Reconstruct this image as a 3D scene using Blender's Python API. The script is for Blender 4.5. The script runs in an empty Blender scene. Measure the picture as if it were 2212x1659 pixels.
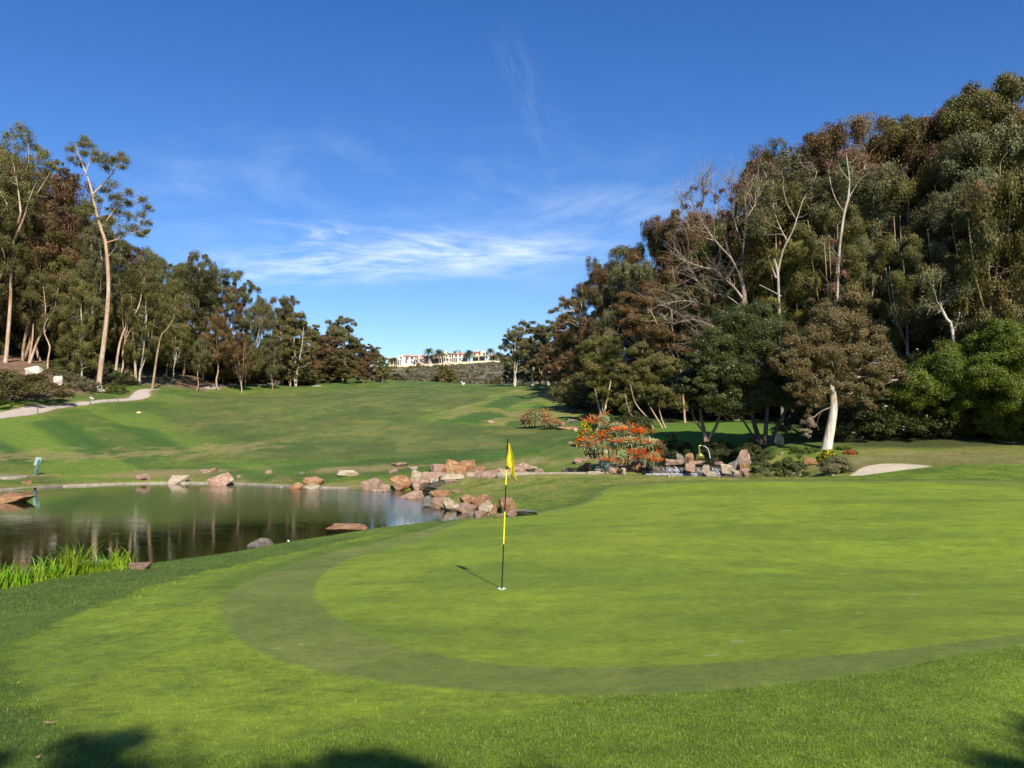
import bpy, bmesh, math, random
import numpy as np
from mathutils import Vector
R = math.radians
scene = bpy.context.scene
# ---------------------------------------------------------------- camera
# measurements were read off the photograph in a 2212 x 1659 view of it
FPX, CX, CY = 1720.0, 1106.0, 829.5
PITCH = math.atan(111 / FPX)
cam_data = bpy.data.cameras.new('camera')
cam = bpy.data.objects.new('camera', cam_data)
scene.collection.objects.link(cam)
cam.location = (0, 0, 0)
cam.rotation_euler = (math.pi / 2 + PITCH, 0, 0)
cam_data.sensor_width = 36
cam_data.lens = 36 * FPX / 2212
cam_data.clip_start = 0.1
cam_data.clip_end = 5000
scene.camera = cam
# ---------------------------------------------------------------- sun, sky
SUN_EL = R(36)
SHX, SHY = -0.31, 0.951                    # where shadows fall on the ground
sun_dir = Vector((-SHX * math.cos(SUN_EL), -SHY * math.cos(SUN_EL), math.sin(SUN_EL)))
sd = bpy.data.lights.new('sun', 'SUN')
sd.energy = 5.0
sd.angle = R(0.53)
sd.color = (1.0, 0.93, 0.80)
sun = bpy.data.objects.new('sun', sd)
scene.collection.objects.link(sun)
sun.rotation_euler = sun_dir.to_track_quat('Z', 'Y').to_euler()
world = bpy.data.worlds.new('World')
scene.world = world
world.use_nodes = True
wt = world.node_tree
for n in list(wt.nodes): wt.nodes.remove(n)

class NT:
    """tiny helper for writing node trees"""
    def __init__(s, t): s.t = t
    def n(s, kind, **kw):
        nd = s.t.nodes.new(kind)
        for k, v in kw.items():
            if k == 'ins':
                for i, val in v.items():
                    if isinstance(val, bpy.types.NodeSocket): s.t.links.new(val, nd.inputs[i])
                    else: nd.inputs[i].default_value = val
            else: setattr(nd, k, v)
        return nd
    def math(s, op, a, b=None, c=None, clamp=False):
        nd = s.t.nodes.new('ShaderNodeMath'); nd.operation = op; nd.use_clamp = clamp
        for i, v in enumerate((a, b, c)):
            if v is None: continue
            if isinstance(v, bpy.types.NodeSocket): s.t.links.new(v, nd.inputs[i])
            else: nd.inputs[i].default_value = v
        return nd.outputs[0]
    def mix(s, fac, a, b, blend='MIX'):
        nd = s.t.nodes.new('ShaderNodeMix'); nd.data_type = 'RGBA'; nd.blend_type = blend
        for i, v in ((0, fac), (6, a), (7, b)):
            if isinstance(v, bpy.types.NodeSocket): s.t.links.new(v, nd.inputs[i])
            elif i == 0: nd.inputs[0].default_value = v
            else: nd.inputs[i].default_value = (*v[:3], 1)
        return nd.outputs[2]
    def noise(s, vec, scale, detail=3, rough=0.55, dist=0.0):
        nd = s.t.nodes.new('ShaderNodeTexNoise')
        nd.inputs['Scale'].default_value = scale; nd.inputs['Detail'].default_value = detail
        nd.inputs['Roughness'].default_value = rough; nd.inputs['Distortion'].default_value = dist
        if vec is not None: s.t.links.new(vec, nd.inputs['Vector'])
        return nd
    def ramp(s, fac, stops):
        nd = s.t.nodes.new('ShaderNodeValToRGB'); e = nd.color_ramp.elements
        while len(e) < len(stops): e.new(0.5)
        for k, (p, c) in enumerate(stops):
            e[k].position = p; e[k].color = (*c, 1) if not isinstance(c, (int, float)) else (c, c, c, 1)
        s.t.links.new(fac, nd.inputs[0]); return nd.outputs[0]

w = NT(wt)
sky = w.n('ShaderNodeTexSky', sky_type='NISHITA', sun_disc=False, sun_elevation=SUN_EL,
          sun_rotation=math.atan2(sun_dir.x, sun_dir.y), altitude=100.0, air_density=1.0,
          dust_density=0.25, ozone_density=3.2)
# thin cirrus far away: soft streaks laid along chosen directions of the sky
tc = w.n('ShaderNodeTexCoord')
sep = w.n('ShaderNodeSeparateXYZ', ins={0: tc.outputs['Generated']})
dy = w.math('MAXIMUM', sep.outputs[1], 0.05)
U = w.math('DIVIDE', sep.outputs[0], dy)
W = w.math('DIVIDE', sep.outputs[2], dy)
front = w.math('GREATER_THAN', sep.outputs[1], 0.05)
def streak(u0, w0, u1, w1, width, nscale, stretch, lo, hi, seed, amt):
    """a cirrus streak from (u0,w0) to (u1,w1); returns opacity"""
    L = math.hypot(u1 - u0, w1 - w0); cu, cw = (u1 - u0) / L, (w1 - w0) / L
    du = w.math('SUBTRACT', U, u0); dw = w.math('SUBTRACT', W, w0)
    a = w.math('ADD', w.math('MULTIPLY', du, cu), w.math('MULTIPLY', dw, cw))
    b = w.math('SUBTRACT', w.math('MULTIPLY', dw, cu), w.math('MULTIPLY', du, cw))
    comb = w.n('ShaderNodeCombineXYZ', ins={0: w.math('ADD', w.math('MULTIPLY', a, 1.0), w.math('MULTIPLY', b, 0.6)), 1: w.math('MULTIPLY', b, stretch), 2: seed})
    nz = w.noise(comb.outputs[0], nscale, 7, 0.62, 0.35)
    big = w.noise(comb.outputs[0], nscale * 0.3, 3, 0.5, 0.2)
    bb = w.math('ADD', b, w.math('MULTIPLY', w.math('SUBTRACT', big.outputs[0], 0.5), width * 1.6))
    g = w.math('EXPONENT', w.math('MULTIPLY', w.math('POWER', w.math('DIVIDE', w.math('ABSOLUTE', bb), width), 2.0), -1.0))
    e1 = w.n('ShaderNodeMapRange', interpolation_type='SMOOTHSTEP', ins={0: a, 1: -0.12 * L, 2: 0.25 * L}).outputs[0]
    e2 = w.n('ShaderNodeMapRange', interpolation_type='SMOOTHSTEP', ins={0: a, 1: 1.15 * L, 2: 0.75 * L}).outputs[0]
    m = w.n('ShaderNodeMapRange', interpolation_type='SMOOTHSTEP', ins={0: nz.outputs[0], 1: lo, 2: hi}).outputs[0]
    return w.math('MULTIPLY', w.math('MULTIPLY', w.math('MULTIPLY', g, m), w.math('MULTIPLY', e1, e2)), amt)
parts = [streak(-.42, .212, .10, .236, .020, 9, 6.5, .33, .72, 3.1, .58),
         streak(-.32, .262, .06, .222, .020, 11, 5.0, .42, .78, 7.7, .45),
         streak(-.05, .225, .26, .325, .042, 7, 3.0, .36, .85, 11.3, .22),
         streak(-.22, .196, .02, .212, .008, 12, 5.0, .30, .75, 1.4, .28),
         streak(-.02, .52, .06, .36, .018, 8, 3.0, .36, .85, 5.2, .22),
         streak(-.55, .30, .20, .30, .10, 5, 2.5, .40, .95, 9.2, .20)]
tot = parts[0]
for p_ in parts[1:]: tot = w.math('SUBTRACT', 1.0, w.math('MULTIPLY', w.math('SUBTRACT', 1.0, tot), w.math('SUBTRACT', 1.0, p_)))
tot = w.math('MULTIPLY', tot, front)
hsv = w.n('ShaderNodeHueSaturation', ins={0: .513, 1: 1.30, 4: sky.outputs[0]})
cl = w.mix(tot, hsv.outputs[0], (8.6, 9.2, 10.0))
bg = w.n('ShaderNodeBackground', ins={0: cl, 1: 0.089})
out = w.n('ShaderNodeOutputWorld', ins={0: bg.outputs[0]})
scene.view_settings.view_transform = 'Standard'
scene.view_settings.look = 'None'
scene.view_settings.exposure = 0.76
scene.view_settings.gamma = 1
scene.cycles.max_bounces = 6
scene.cycles.transparent_max_bounces = 4
scene.cycles.use_denoising = True

# ---------------------------------------------------------------- helpers
COL = scene.collection
def ray(vx, vy):
    """world direction (y = 1) seen at a point of the 2212 x 1659 view"""
    a = (vx - CX) / FPX; u = (CY - vy) / FPX
    y = math.cos(PITCH) - u * math.sin(PITCH); z = math.sin(PITCH) + u * math.cos(PITCH)
    return a / y, z / y
def at(vx, vy, d):
    a, s = ray(vx, vy); return Vector((a * d, d, s * d))
def link(o, parent=None):
    COL.objects.link(o)
    if parent is not None: o.parent = parent
    return o
def tag(o, label=None, cat=None, group=None, kind=None):
    if label: o['label'] = label
    if cat: o['category'] = cat
    if group: o['group'] = group
    if kind: o['kind'] = kind
    return o
def empty(name, loc, label, cat, group=None, rz=0.0):
    o = bpy.data.objects.new(name, None); o.empty_display_size = 0.3
    o.location = loc; o.rotation_euler = (0, 0, rz); link(o)
    return tag(o, label, cat, group)
class MB:
    """collects vertices and faces of ONE mesh, with a per-face tint"""
    def __init__(s): s.v = []; s.f4 = []; s.f3 = []; s.t4 = []; s.t3 = []; s.n = 0; s.m4 = []; s.m3 = []
    def add(s, verts, faces, tint=0.5, mi=0):
        verts = np.asarray(verts, float).reshape(-1, 3); faces = np.asarray(faces, int)
        s.v.append(verts)
        t = np.broadcast_to(np.asarray(tint, float), (len(faces),)); m = np.full(len(faces), mi)
        if faces.shape[1] == 4: s.f4.append(faces + s.n); s.t4.append(t); s.m4.append(m)
        else: s.f3.append(faces + s.n); s.t3.append(t); s.m3.append(m)
        s.n += len(verts)
    def tube(s, pts, rad, k=6, tint=0.5, mi=0, cap=True):
        pts = np.asarray(pts, float); n = len(pts); rad = np.broadcast_to(np.asarray(rad, float), (n,))
        d = np.gradient(pts, axis=0); d /= np.linalg.norm(d, axis=1, keepdims=True) + 1e-9
        ref = np.array([0.0, 1, 0]) if abs(d[0, 1]) < 0.9 else np.array([1.0, 0, 0])
        a = np.cross(d, ref); a /= np.linalg.norm(a, axis=1, keepdims=True) + 1e-9
        b = np.cross(d, a); th = np.arange(k) * 2 * np.pi / k
        vs = pts[:, None] + rad[:, None, None] * (np.cos(th)[None, :, None] * a[:, None] + np.sin(th)[None, :, None] * b[:, None])
        i = np.arange(n - 1)[:, None] * k; j = np.arange(k)[None]; j2 = (j + 1) % k
        f = np.stack([i + j, i + j2, i + k + j2, i + k + j], -1).reshape(-1, 4)
        s.add(vs.reshape(-1, 3), f, tint, mi)
        if cap:
            for e, base in ((0, 0), (n - 1, (n - 1) * k)):
                ring = vs[e]; c = pts[e][None]
                ff = [[k, (q + 1) % k, q] if e == 0 else [k, q, (q + 1) % k] for q in range(k)]
                s.add(np.vstack([ring, c]), ff, tint, mi)
    def box(s, lo, hi, tint=0.5, mi=0):
        x0, y0, z0 = lo; x1, y1, z1 = hi
        v = [(x0, y0, z0), (x1, y0, z0), (x1, y1, z0), (x0, y1, z0), (x0, y0, z1), (x1, y0, z1), (x1, y1, z1), (x0, y1, z1)]
        s.add(v, [(3, 2, 1, 0), (4, 5, 6, 7), (0, 1, 5, 4), (1, 2, 6, 5), (2, 3, 7, 6), (3, 0, 4, 7)], tint, mi)
    def mesh(s, name, mats, smooth=False):
        me = bpy.data.meshes.new(name)
        v = np.vstack(s.v); f4 = np.vstack(s.f4) if s.f4 else np.zeros((0, 4), int); f3 = np.vstack(s.f3) if s.f3 else np.zeros((0, 3), int)
        me.vertices.add(len(v)); me.vertices.foreach_set('co', v.ravel())
        nl = f4.size + f3.size; me.loops.add(nl)
        me.loops.foreach_set('vertex_index', np.concatenate([f4.ravel(), f3.ravel()]).astype(np.int32))
        npoly = len(f4) + len(f3); me.polygons.add(npoly)
        st = np.concatenate([np.arange(len(f4)) * 4, f4.size + np.arange(len(f3)) * 3]).astype(np.int32)
        me.polygons.foreach_set('loop_start', st)
        me.polygons.foreach_set('material_index', np.concatenate(s.m4 + s.m3).astype(np.int32))
        me.polygons.foreach_set('use_smooth', np.full(npoly, smooth))
        at_ = me.attributes.new('tint', 'FLOAT', 'FACE')
        at_.data.foreach_set('value', np.concatenate(s.t4 + s.t3).astype(np.float32))
        for m in mats: me.materials.append(m)
        me.update(calc_edges=True); me.validate(); return me
    def obj(s, name, mats, parent=None, smooth=False):
        if not isinstance(mats, (list, tuple)): mats = [mats]
        return link(bpy.data.objects.new(name, s.mesh(name, mats, smooth)), parent)
# smooth value noise in numpy
def _hash(ix, iy, seed):
    h = (ix * 374761393 + iy * 668265263 + seed * 1442695041) & 0xFFFFFFFF
    h = ((h ^ (h >> 13)) * 1274126177) & 0xFFFFFFFF
    return ((h ^ (h >> 16)) & 0xFFFF) / 65535.0
def vnoise(x, y, seed=0):
    x = np.asarray(x, float); y = np.asarray(y, float)
    ix = np.floor(x).astype(np.int64); iy = np.floor(y).astype(np.int64); fx = x - ix; fy = y - iy
    fx = fx * fx * (3 - 2 * fx); fy = fy * fy * (3 - 2 * fy)
    a = _hash(ix, iy, seed); b = _hash(ix + 1, iy, seed); c = _hash(ix, iy + 1, seed); d = _hash(ix + 1, iy + 1, seed)
    return (a * (1 - fx) + b * fx) * (1 - fy) + (c * (1 - fx) + d * fx) * fy
def fbm(x, y, seed=0, o=4):
    s = 0; a = 0.5; t = 0
    for k in range(o): s = s + a * vnoise(x * 2 ** k, y * 2 ** k, seed + k * 17); t += a; a *= 0.55
    return s / t
def sstep(a, b, x):
    t = np.clip((np.asarray(x, float) - a) / (b - a), 0, 1); return t * t * (3 - 2 * t)
def poly_sd(px, py, poly):
    """signed distance to a polygon, positive inside"""
    poly = np.asarray(poly, float); d = np.full(np.shape(px), 1e18); ins = np.zeros(np.shape(px), bool)
    for i in range(len(poly)):
        x0, y0 = poly[i]; x1, y1 = poly[(i + 1) % len(poly)]
        ex, ey = x1 - x0, y1 - y0; t = np.clip(((px - x0) * ex + (py - y0) * ey) / (ex * ex + ey * ey + 1e-12), 0, 1)
        d = np.minimum(d, (px - x0 - t * ex) ** 2 + (py - y0 - t * ey) ** 2)
        c = ((y0 > py) != (y1 > py)) & (px < (x1 - x0) * (py - y0) / (y1 - y0 + 1e-12) + x0); ins ^= c
    return np.where(ins, 1, -1) * np.sqrt(d)
def line_dist(px, py, pts):
    d = np.full(np.shape(px), 1e18)
    for (x0, y0), (x1, y1) in zip(pts[:-1], pts[1:]):
        ex, ey = x1 - x0, y1 - y0; t = np.clip(((px - x0) * ex + (py - y0) * ey) / (ex * ex + ey * ey + 1e-12), 0, 1)
        d = np.minimum(d, (px - x0 - t * ex) ** 2 + (py - y0 - t * ey) ** 2)
    return np.sqrt(d)
def smooth_poly(pts, n=4):
    """Catmull-Rom through a closed outline"""
    P = np.asarray(pts, float); N = len(P); o = []
    for i in range(N):
        p0, p1, p2, p3 = P[i - 1], P[i], P[(i + 1) % N], P[(i + 2) % N]
        for k in range(n):
            t = k / n
            o.append(0.5 * (2 * p1 + (p2 - p0) * t + (2 * p0 - 5 * p1 + 4 * p2 - p3) * t * t + (3 * p1 - p0 - 3 * p2 + p3) * t ** 3))
    return np.array(o)
# ---------------------------------------------------------------- materials
def new_mat(name):
    m = bpy.data.materials.new(name); m.use_nodes = True; t = m.node_tree
    for n in list(t.nodes): t.nodes.remove(n)
    k = NT(t); b = k.n('ShaderNodeBsdfPrincipled'); o = k.n('ShaderNodeOutputMaterial'); t.links.new(b.outputs[0], o.inputs[0])
    return m, k, b, o
def set_in(k, b, name, v):
    if isinstance(v, bpy.types.NodeSocket): k.t.links.new(v, b.inputs[name])
    else: b.inputs[name].default_value = v
def bump(k, b, h, strength, dist):
    n = k.n('ShaderNodeBump', ins={'Height': h, 'Strength': strength, 'Distance': dist}); k.t.links.new(n.outputs[0], b.inputs['Normal'])
def mat_ground():
    m, k, b, o = new_mat('mown ground')
    at_ = k.n('ShaderNodeAttribute', attribute_name='ground_colour'); gr = k.n('ShaderNodeAttribute', attribute_name='grain')
    g = k.n('ShaderNodeNewGeometry'); P = g.outputs['Position']
    f1 = k.noise(P, 55, 3, .7); f2 = k.noise(P, 9, 4, .6); f3 = k.noise(P, 260, 2, .6)
    mul = k.math('ADD', k.math('MULTIPLY', k.math('SUBTRACT', f1.outputs[0], .5), 1.7), k.math('ADD', k.math('MULTIPLY', k.math('SUBTRACT', f2.outputs[0], .5), 1.2), k.math('MULTIPLY', k.math('SUBTRACT', f3.outputs[0], .5), 1.6)))
    f4 = k.noise(P, 2.0, 5, .68)
    mul = k.math('ADD', mul, k.math('MULTIPLY', k.math('SUBTRACT', f4.outputs[0], .5), 1.3))
    mul = k.math('ADD', 1.0, k.math('MULTIPLY', mul, k.math('ADD', .25, k.math('MULTIPLY', gr.outputs['Fac'], .75))))
    mul = k.math('MAXIMUM', mul, .25)
    c = k.n('ShaderNodeCombineXYZ', ins={0: mul, 1: mul, 2: mul})
    colr = k.mix(1.0, at_.outputs['Color'], c.outputs[0], 'MULTIPLY')
    set_in(k, b, 'Base Color', colr); set_in(k, b, 'Roughness', .85); set_in(k, b, 'Specular IOR Level', .25)
    h = k.math('ADD', f1.outputs[0], k.math('MULTIPLY', f3.outputs[0], .5))
    bump(k, b, h, k.math('MULTIPLY', gr.outputs['Fac'], .55), .02)
    return m
def mat_leaf(name, c1, c2, c3, trans=.15, var=.20, rough=.5):
    """c1 usual, c2 alternative, c3 rare tint; all are leaf colours"""
    m, k, b, o = new_mat(name)
    a = k.n('ShaderNodeAttribute', attribute_name='tint'); oi = k.n('ShaderNodeObjectInfo')
    c = k.ramp(a.outputs['Fac'], [(0, c1), (.45, tuple((p + q) / 2 for p, q in zip(c1, c2))), (.75, c2), (1, c3)])
    hs = k.n('ShaderNodeHueSaturation', ins={0: k.math('ADD', .474, k.math('MULTIPLY', oi.outputs['Random'], .03)), 1: 1.05, 2: k.math('ADD', 1 - var, k.math('MULTIPLY', oi.outputs['Random'], 2 * var)), 4: c})
    set_in(k, b, 'Base Color', hs.outputs[0]); set_in(k, b, 'Roughness', rough); set_in(k, b, 'Specular IOR Level', .35)
    tr = k.n('ShaderNodeBsdfTranslucent', ins={0: hs.outputs[0]}); mx = k.n('ShaderNodeMixShader', ins={0: trans, 1: b.outputs[0], 2: tr.outputs[0]})
    k.t.links.new(mx.outputs[0], o.inputs[0]); return m
def mat_plain(name, c, rough=.6, c2=None, scale=8, bmp=0.0, metal=0.0, spec=.5):
    m, k, b, o = new_mat(name); tcn = k.n('ShaderNodeTexCoord'); nz = k.noise(tcn.outputs['Object'], scale, 4, .6)
    set_in(k, b, 'Base Color', k.mix(k.n('ShaderNodeMapRange', ins={0: nz.outputs[0], 1: .35, 2: .65}).outputs[0], c, c2 or tuple(q * .82 for q in c)))
    set_in(k, b, 'Roughness', rough); set_in(k, b, 'Metallic', metal); set_in(k, b, 'Specular IOR Level', spec)
    if bmp: bump(k, b, nz.outputs[0], bmp, .02)
    return m
def mat_bark(name, c1, c2, c3, sc=1.0):
    m, k, b, o = new_mat(name); tcn = k.n('ShaderNodeTexCoord'); mp = k.n('ShaderNodeMapping', ins={0: tcn.outputs['Object'], 3: (1, 1, .22)})
    n1 = k.noise(mp.outputs[0], 2.2 * sc, 4, .6, .4); n2 = k.noise(mp.outputs[0], 9 * sc, 4, .7)
    c = k.ramp(n1.outputs[0], [(.34, c1), (.5, c2), (.64, c3)]); dk = k.ramp(n2.outputs[0], [(.3, .55), (.6, 1.0)])
    set_in(k, b, 'Base Color', k.mix(1.0, c, dk, 'MULTIPLY')); set_in(k, b, 'Roughness', .85); set_in(k, b, 'Specular IOR Level', .2)
    bump(k, b, n2.outputs[0], .6, .04); return m
def mat_rock(name, ca, cb, cc, cd):
    m, k, b, o = new_mat(name); tcn = k.n('ShaderNodeTexCoord'); oi = k.n('ShaderNodeObjectInfo')
    off = k.n('ShaderNodeVectorMath', operation='ADD', ins={0: tcn.outputs['Object']}); cmb = k.n('ShaderNodeCombineXYZ', ins={0: k.math('MULTIPLY', oi.outputs['Random'], 40), 2: k.math('MULTIPLY', oi.outputs['Random'], 17)})
    k.t.links.new(cmb.outputs[0], off.inputs[1]); P = off.outputs[0]
    n1 = k.noise(P, 1.6, 5, .62, .6); n2 = k.noise(P, 7, 5, .7, .3); n3 = k.noise(P, 28, 4, .7)
    c = k.ramp(n1.outputs[0], [(.32, ca), (.46, cb), (.58, cc), (.70, cd)])
    c = k.mix(k.ramp(n2.outputs[0], [(.55, 0.0), (.68, .7)]), c, cd); d = k.ramp(n2.outputs[0], [(.34, .38), (.46, 1.0)])
    c = k.mix(1.0, c, d, 'MULTIPLY'); f = k.ramp(n3.outputs[0], [(.3, .7), (.7, 1.15)]); c = k.mix(1.0, c, f, 'MULTIPLY')
    set_in(k, b, 'Base Color', c); set_in(k, b, 'Roughness', .8); set_in(k, b, 'Specular IOR Level', .3)
    bump(k, b, k.math('ADD', n2.outputs[0], k.math('MULTIPLY', n3.outputs[0], .5)), 1.0, .14); return m
def mat_water(name, base, fx, fy, amp=.35):
    m, k, b, o = new_mat(name); g = k.n('ShaderNodeNewGeometry'); P = g.outputs['Position']
    mp = k.n('ShaderNodeMapping', ins={0: P, 3: (1.0, 1.6, 1)})
    n1 = k.noise(mp.outputs[0], 5.5, 3, .5, .3); n2 = k.noise(mp.outputs[0], 1.2, 2, .5)
    dv = k.n('ShaderNodeVectorMath', operation='DISTANCE', ins={0: P, 1: (fx, fy, LOW_Z)})
    near = k.n('ShaderNodeMapRange', interpolation_type='SMOOTHSTEP', ins={0: dv.outputs['Value'], 1: 16.0, 2: 1.0}).outputs[0]
    big = k.n('ShaderNodeMapRange', ins={0: n2.outputs[0], 1: .4, 2: .7}).outputs[0]
    st = k.math('ADD', k.math('MULTIPLY', big, .35 * amp), k.math('ADD', .18 * amp, k.math('MULTIPLY', near, amp * 3.2)))
    bump(k, b, n1.outputs[0], st, .03)
    set_in(k, b, 'Base Color', base); set_in(k, b, 'Roughness', .03); set_in(k, b, 'IOR', 1.33); set_in(k, b, 'Specular IOR Level', .55); return m
M_ground = mat_ground()
# ---------------------------------------------------------------- terrain
LOW_Z, UP_Z, TOP_Z = -3.0, -2.2, -1.80       # water levels: pond, stream pool, pool above the cascade
CP = []
def cp(vx, vy, d): p = at(vx, vy, d); CP.append((p.x, p.y, p.z))
def cw(x, y, z): CP.append((x, y, z))
for a in [  # near ground and the green
    (300,1659,4.25),(1100,1659,4.25),(1900,1659,4.25),(-300,1600,4.9),(2500,1600,4.9),
    (0,1500,6.3),(1100,1500,6.0),(2212,1450,5.8),(1084,1272,11.6),(480,1300,11.2),(50,1420,8.2),(0,1310,11.8),
    (1500,1385,7.9),(1600,1200,14.5),(1985,1212,14.0),(2212,1300,9.3),(2500,1300,9.5),(1300,1150,18.5),(1700,1100,22.0),(2212,1100,21.0),
    (700,1215,16.5),(900,1170,19.5),(300,1232,16.6),(-150,1320,12.2),(600,1178,20.3),(450,1206,18.4),(820,1140,23.6),(1000,1122,25.0),(1100,1112,25.6),
    (1200,1098,27.0),(1280,1070,30.0),(1350,1043,33.0),(1500,1034,34.5),(1700,1033,34.5),(1900,1033,34.0),(2212,1036,32.0),(2500,1036,31.0),
    # mound on the spit between pond and stream
    (1200,1060,32.5),(1150,1050,35.0),(1060,1050,36.5),(1150,1028,38.0),(1270,1027,37.5),(1050,1041,38.5),(1000,1062,37.0),
    # right bank
    (1838,1029,36.5),(1960,1012,37.5),(1900,1002,41.0),(2212,1003,37.0),(2212,975,45.0),(2000,977,46.5),(1790,972,47.5),(1700,1002,45.0),(1655,1027,40.6),(1720,1028,40.4),(1655,1004,44.5),(1780,1026,39.6),(1800,1000,43.5),
    (1650,975,49.0),(1600,935,60.0),(1480,925,66.0),(1700,935,58.0),(2500,975,44.0),
    # far bank, fairway
    (1380,1008,48.5),(1260,1012,49.0),(1250,980,52.5),(1200,1018,50.0),(1140,1008,51.5),(1000,1000,53.5),(850,1010,53.0),
    (700,1018,53.5),(700,1003,57.0),(450,1018,54.5),(450,1003,58.0),(80,1028,51.5),(0,1035,49.0),(0,1005,56.0),(-200,1035,47.0),
    (700,960,68.5),(300,975,64.0),(0,960,65.5),(1050,960,67.0),(1230,940,68.0),
    (700,900,91.0),(1050,905,88.0),(1250,905,86.0),(300,905,84.0),(60,897,81.0),(0,880,86.0),
    (700,862,116.0),(320,853,104.0),(1000,862,116.0),(1250,862,118.0),(700,835,146.0),(430,840,128.0),(500,830,142.0),(600,827,158.0),
    (900,826,186.0),(1000,833,180.0),(1100,836,172.0),(1200,829,158.0),(800,828,170.0),(1250,838,150.0),
    (80,868,92.0),(30,868,88.0),(68,808,99.0),(212,842,106.0),(60,782,112.0),(300,805,122.0),(400,812,132.0),(-200,860,88.0),(-300,790,105.0),
    # valley and the hill with the houses
    (900,832,250.0),(1050,836,245.0),(1000,830,320.0),(850,828,300.0),(1200,835,300.0),
    (940,812,410.0),(1050,812,410.0),(840,812,410.0),(940,791,490.0),(844,792.6,490.0),(1049,782,490.0),(1049,784,545.0),(844,794,545.0),(1150,782,500.0),(700,800,500.0),(1300,782,520.0)]: cp(*a)
for a in [(0,0,-1.66),(-4,-5,-1.6),(4,-5,-1.6),(-8,3,-2.1),(9,3,-1.6),(-14,8,-2.9),(14,6,-1.4),(24,14,-1.3),(-45,30,-2.6),(-40,12,-2.7),
          (34,30,-.8),(45,45,1.0),(40,70,3.5),(60,90,8),(35,95,4.5),(70,60,6),(30,120,9),(60,160,16),(-90,95,9),(-110,140,16),(-75,70,3),
          (-60,160,15),(-60,60,-.5),(-140,220,28),(120,220,26),(-250,420,40),(260,420,42),(-300,600,44),(0,700,40),(300,700,42),(0,900,30)]: cw(*a)
CP = np.array(CP)
def _warp(x, y):
    y = np.maximum(y, -8.0); s = y + 12.0
    return np.clip(x / s, -1.6, 1.6), np.log(s), s
_u, _v, _s = _warp(CP[:, 0], CP[:, 1]); _q = CP[:, 2] / _s; _n = len(CP)
def _phi(r2): return 0.5 * r2 * np.log(r2 + 1e-12)
_K = _phi((_u[:, None] - _u) ** 2 + (_v[:, None] - _v) ** 2) + np.eye(_n) * 2e-4
_Pm = np.stack([np.ones(_n), _u, _v], 1)
_A = np.zeros((_n + 3, _n + 3)); _A[:_n, :_n] = _K; _A[:_n, _n:] = _Pm; _A[_n:, :_n] = _Pm.T
_w = np.linalg.solve(_A, np.concatenate([_q, np.zeros(3)]))
def plane_pt(vx, vy, z):
    a, s = ray(vx, vy); d = z / s; return (a * d, d)
POND = [plane_pt(x, y, LOW_Z) for x, y in [(0,1060),(100,1053),(200,1048.5),(304,1045),(420,1044.5),(520,1046),(600,1050),(680,1054),(783,1056),(842,1058),(900,1060),
        (926,1066),(936,1078),(938,1094),(975,1101),(1020,1108),(1060,1116),(1098,1121)]]
POND += [(-.2,26.9),(-1.8,26.4),(-4.2,24.9),(-6.2,22.1),(-7.3,19.9),(-8.6,18.3),(-9.6,16.6),(-10.0,14.7),(-11.5,13.2),(-20,11.5),(-34,14),(-42,24),(-40,36)]
POND = smooth_poly(POND, 3)
STREAM = smooth_poly([(-2.0,41.0),(.5,40.4),(3.5,40.2),(6.5,39.2),(9.5,38.2),(12.5,38.0),(14.6,39.2),(15.2,41.5),(14.9,44),(13.8,46.0),(11.5,46.6),(9.2,46.8),(8.0,46.2),(6.6,44.9),(4.0,44.4),(1.0,44.3),(-1.5,43.8)], 3)
TOPPOOL = smooth_poly([(8.4,47.0),(10.5,47.0),(12.3,46.9),(13.6,46.6),(15.0,49),(15.0,53),(12.5,57),(9.5,60),(7.8,58),(9.2,54),(8.6,51),(8.0,49)], 3)
def H(x, y):
    """ground height"""
    x = np.atleast_1d(np.asarray(x, float)); y = np.atleast_1d(np.asarray(y, float))
    u, v, s = _warp(x, y); z = _w[_n] + _w[_n + 1] * u + _w[_n + 2] * v
    for k in range(_n): z = z + _w[k] * _phi((u - _u[k]) ** 2 + (v - _v[k]) ** 2)
    z = z * s
    far = sstep(50, 120, y)
    z = z + far * (fbm(x / 9, y / 9, 5, 3) - .5) * 1.0 * (1 - sstep(230, 300, y)) + sstep(260, 330, y) * (fbm(x / 40, y / 40, 9, 4) - .5) * 7 * (1 - sstep(455, 485, y))
    z = z + (1 - far) * (fbm(x / 2.5, y / 2.5, 7, 3) - .5) * 0.07 * sstep(9, 20, y)
    for poly, lev, depth, wd in ((TOPPOOL, TOP_Z, .4, 1.4), (STREAM, UP_Z, .5, 1.1), (POND, LOW_Z, 1.2, 1.1)):
        m = (np.abs(x) < 60) & (y > 5) & (y < 65)
        sdv = np.full(x.shape, -99.0); sdv[m] = poly_sd(x[m], y[m], poly)
        t = sstep(0, wd, -sdv); z = np.where(sdv < 0, z * t + (1 - t) * (lev - .03 + np.clip(-sdv, 0, 1) * .25), lev - .03 - depth * sstep(0, 1.6, sdv))
    return z
def h1(x, y): return float(H([x], [y])[0])
_T = 3.2 * 1.006 ** np.arange(900); _T = _T[_T < 640]
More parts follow.
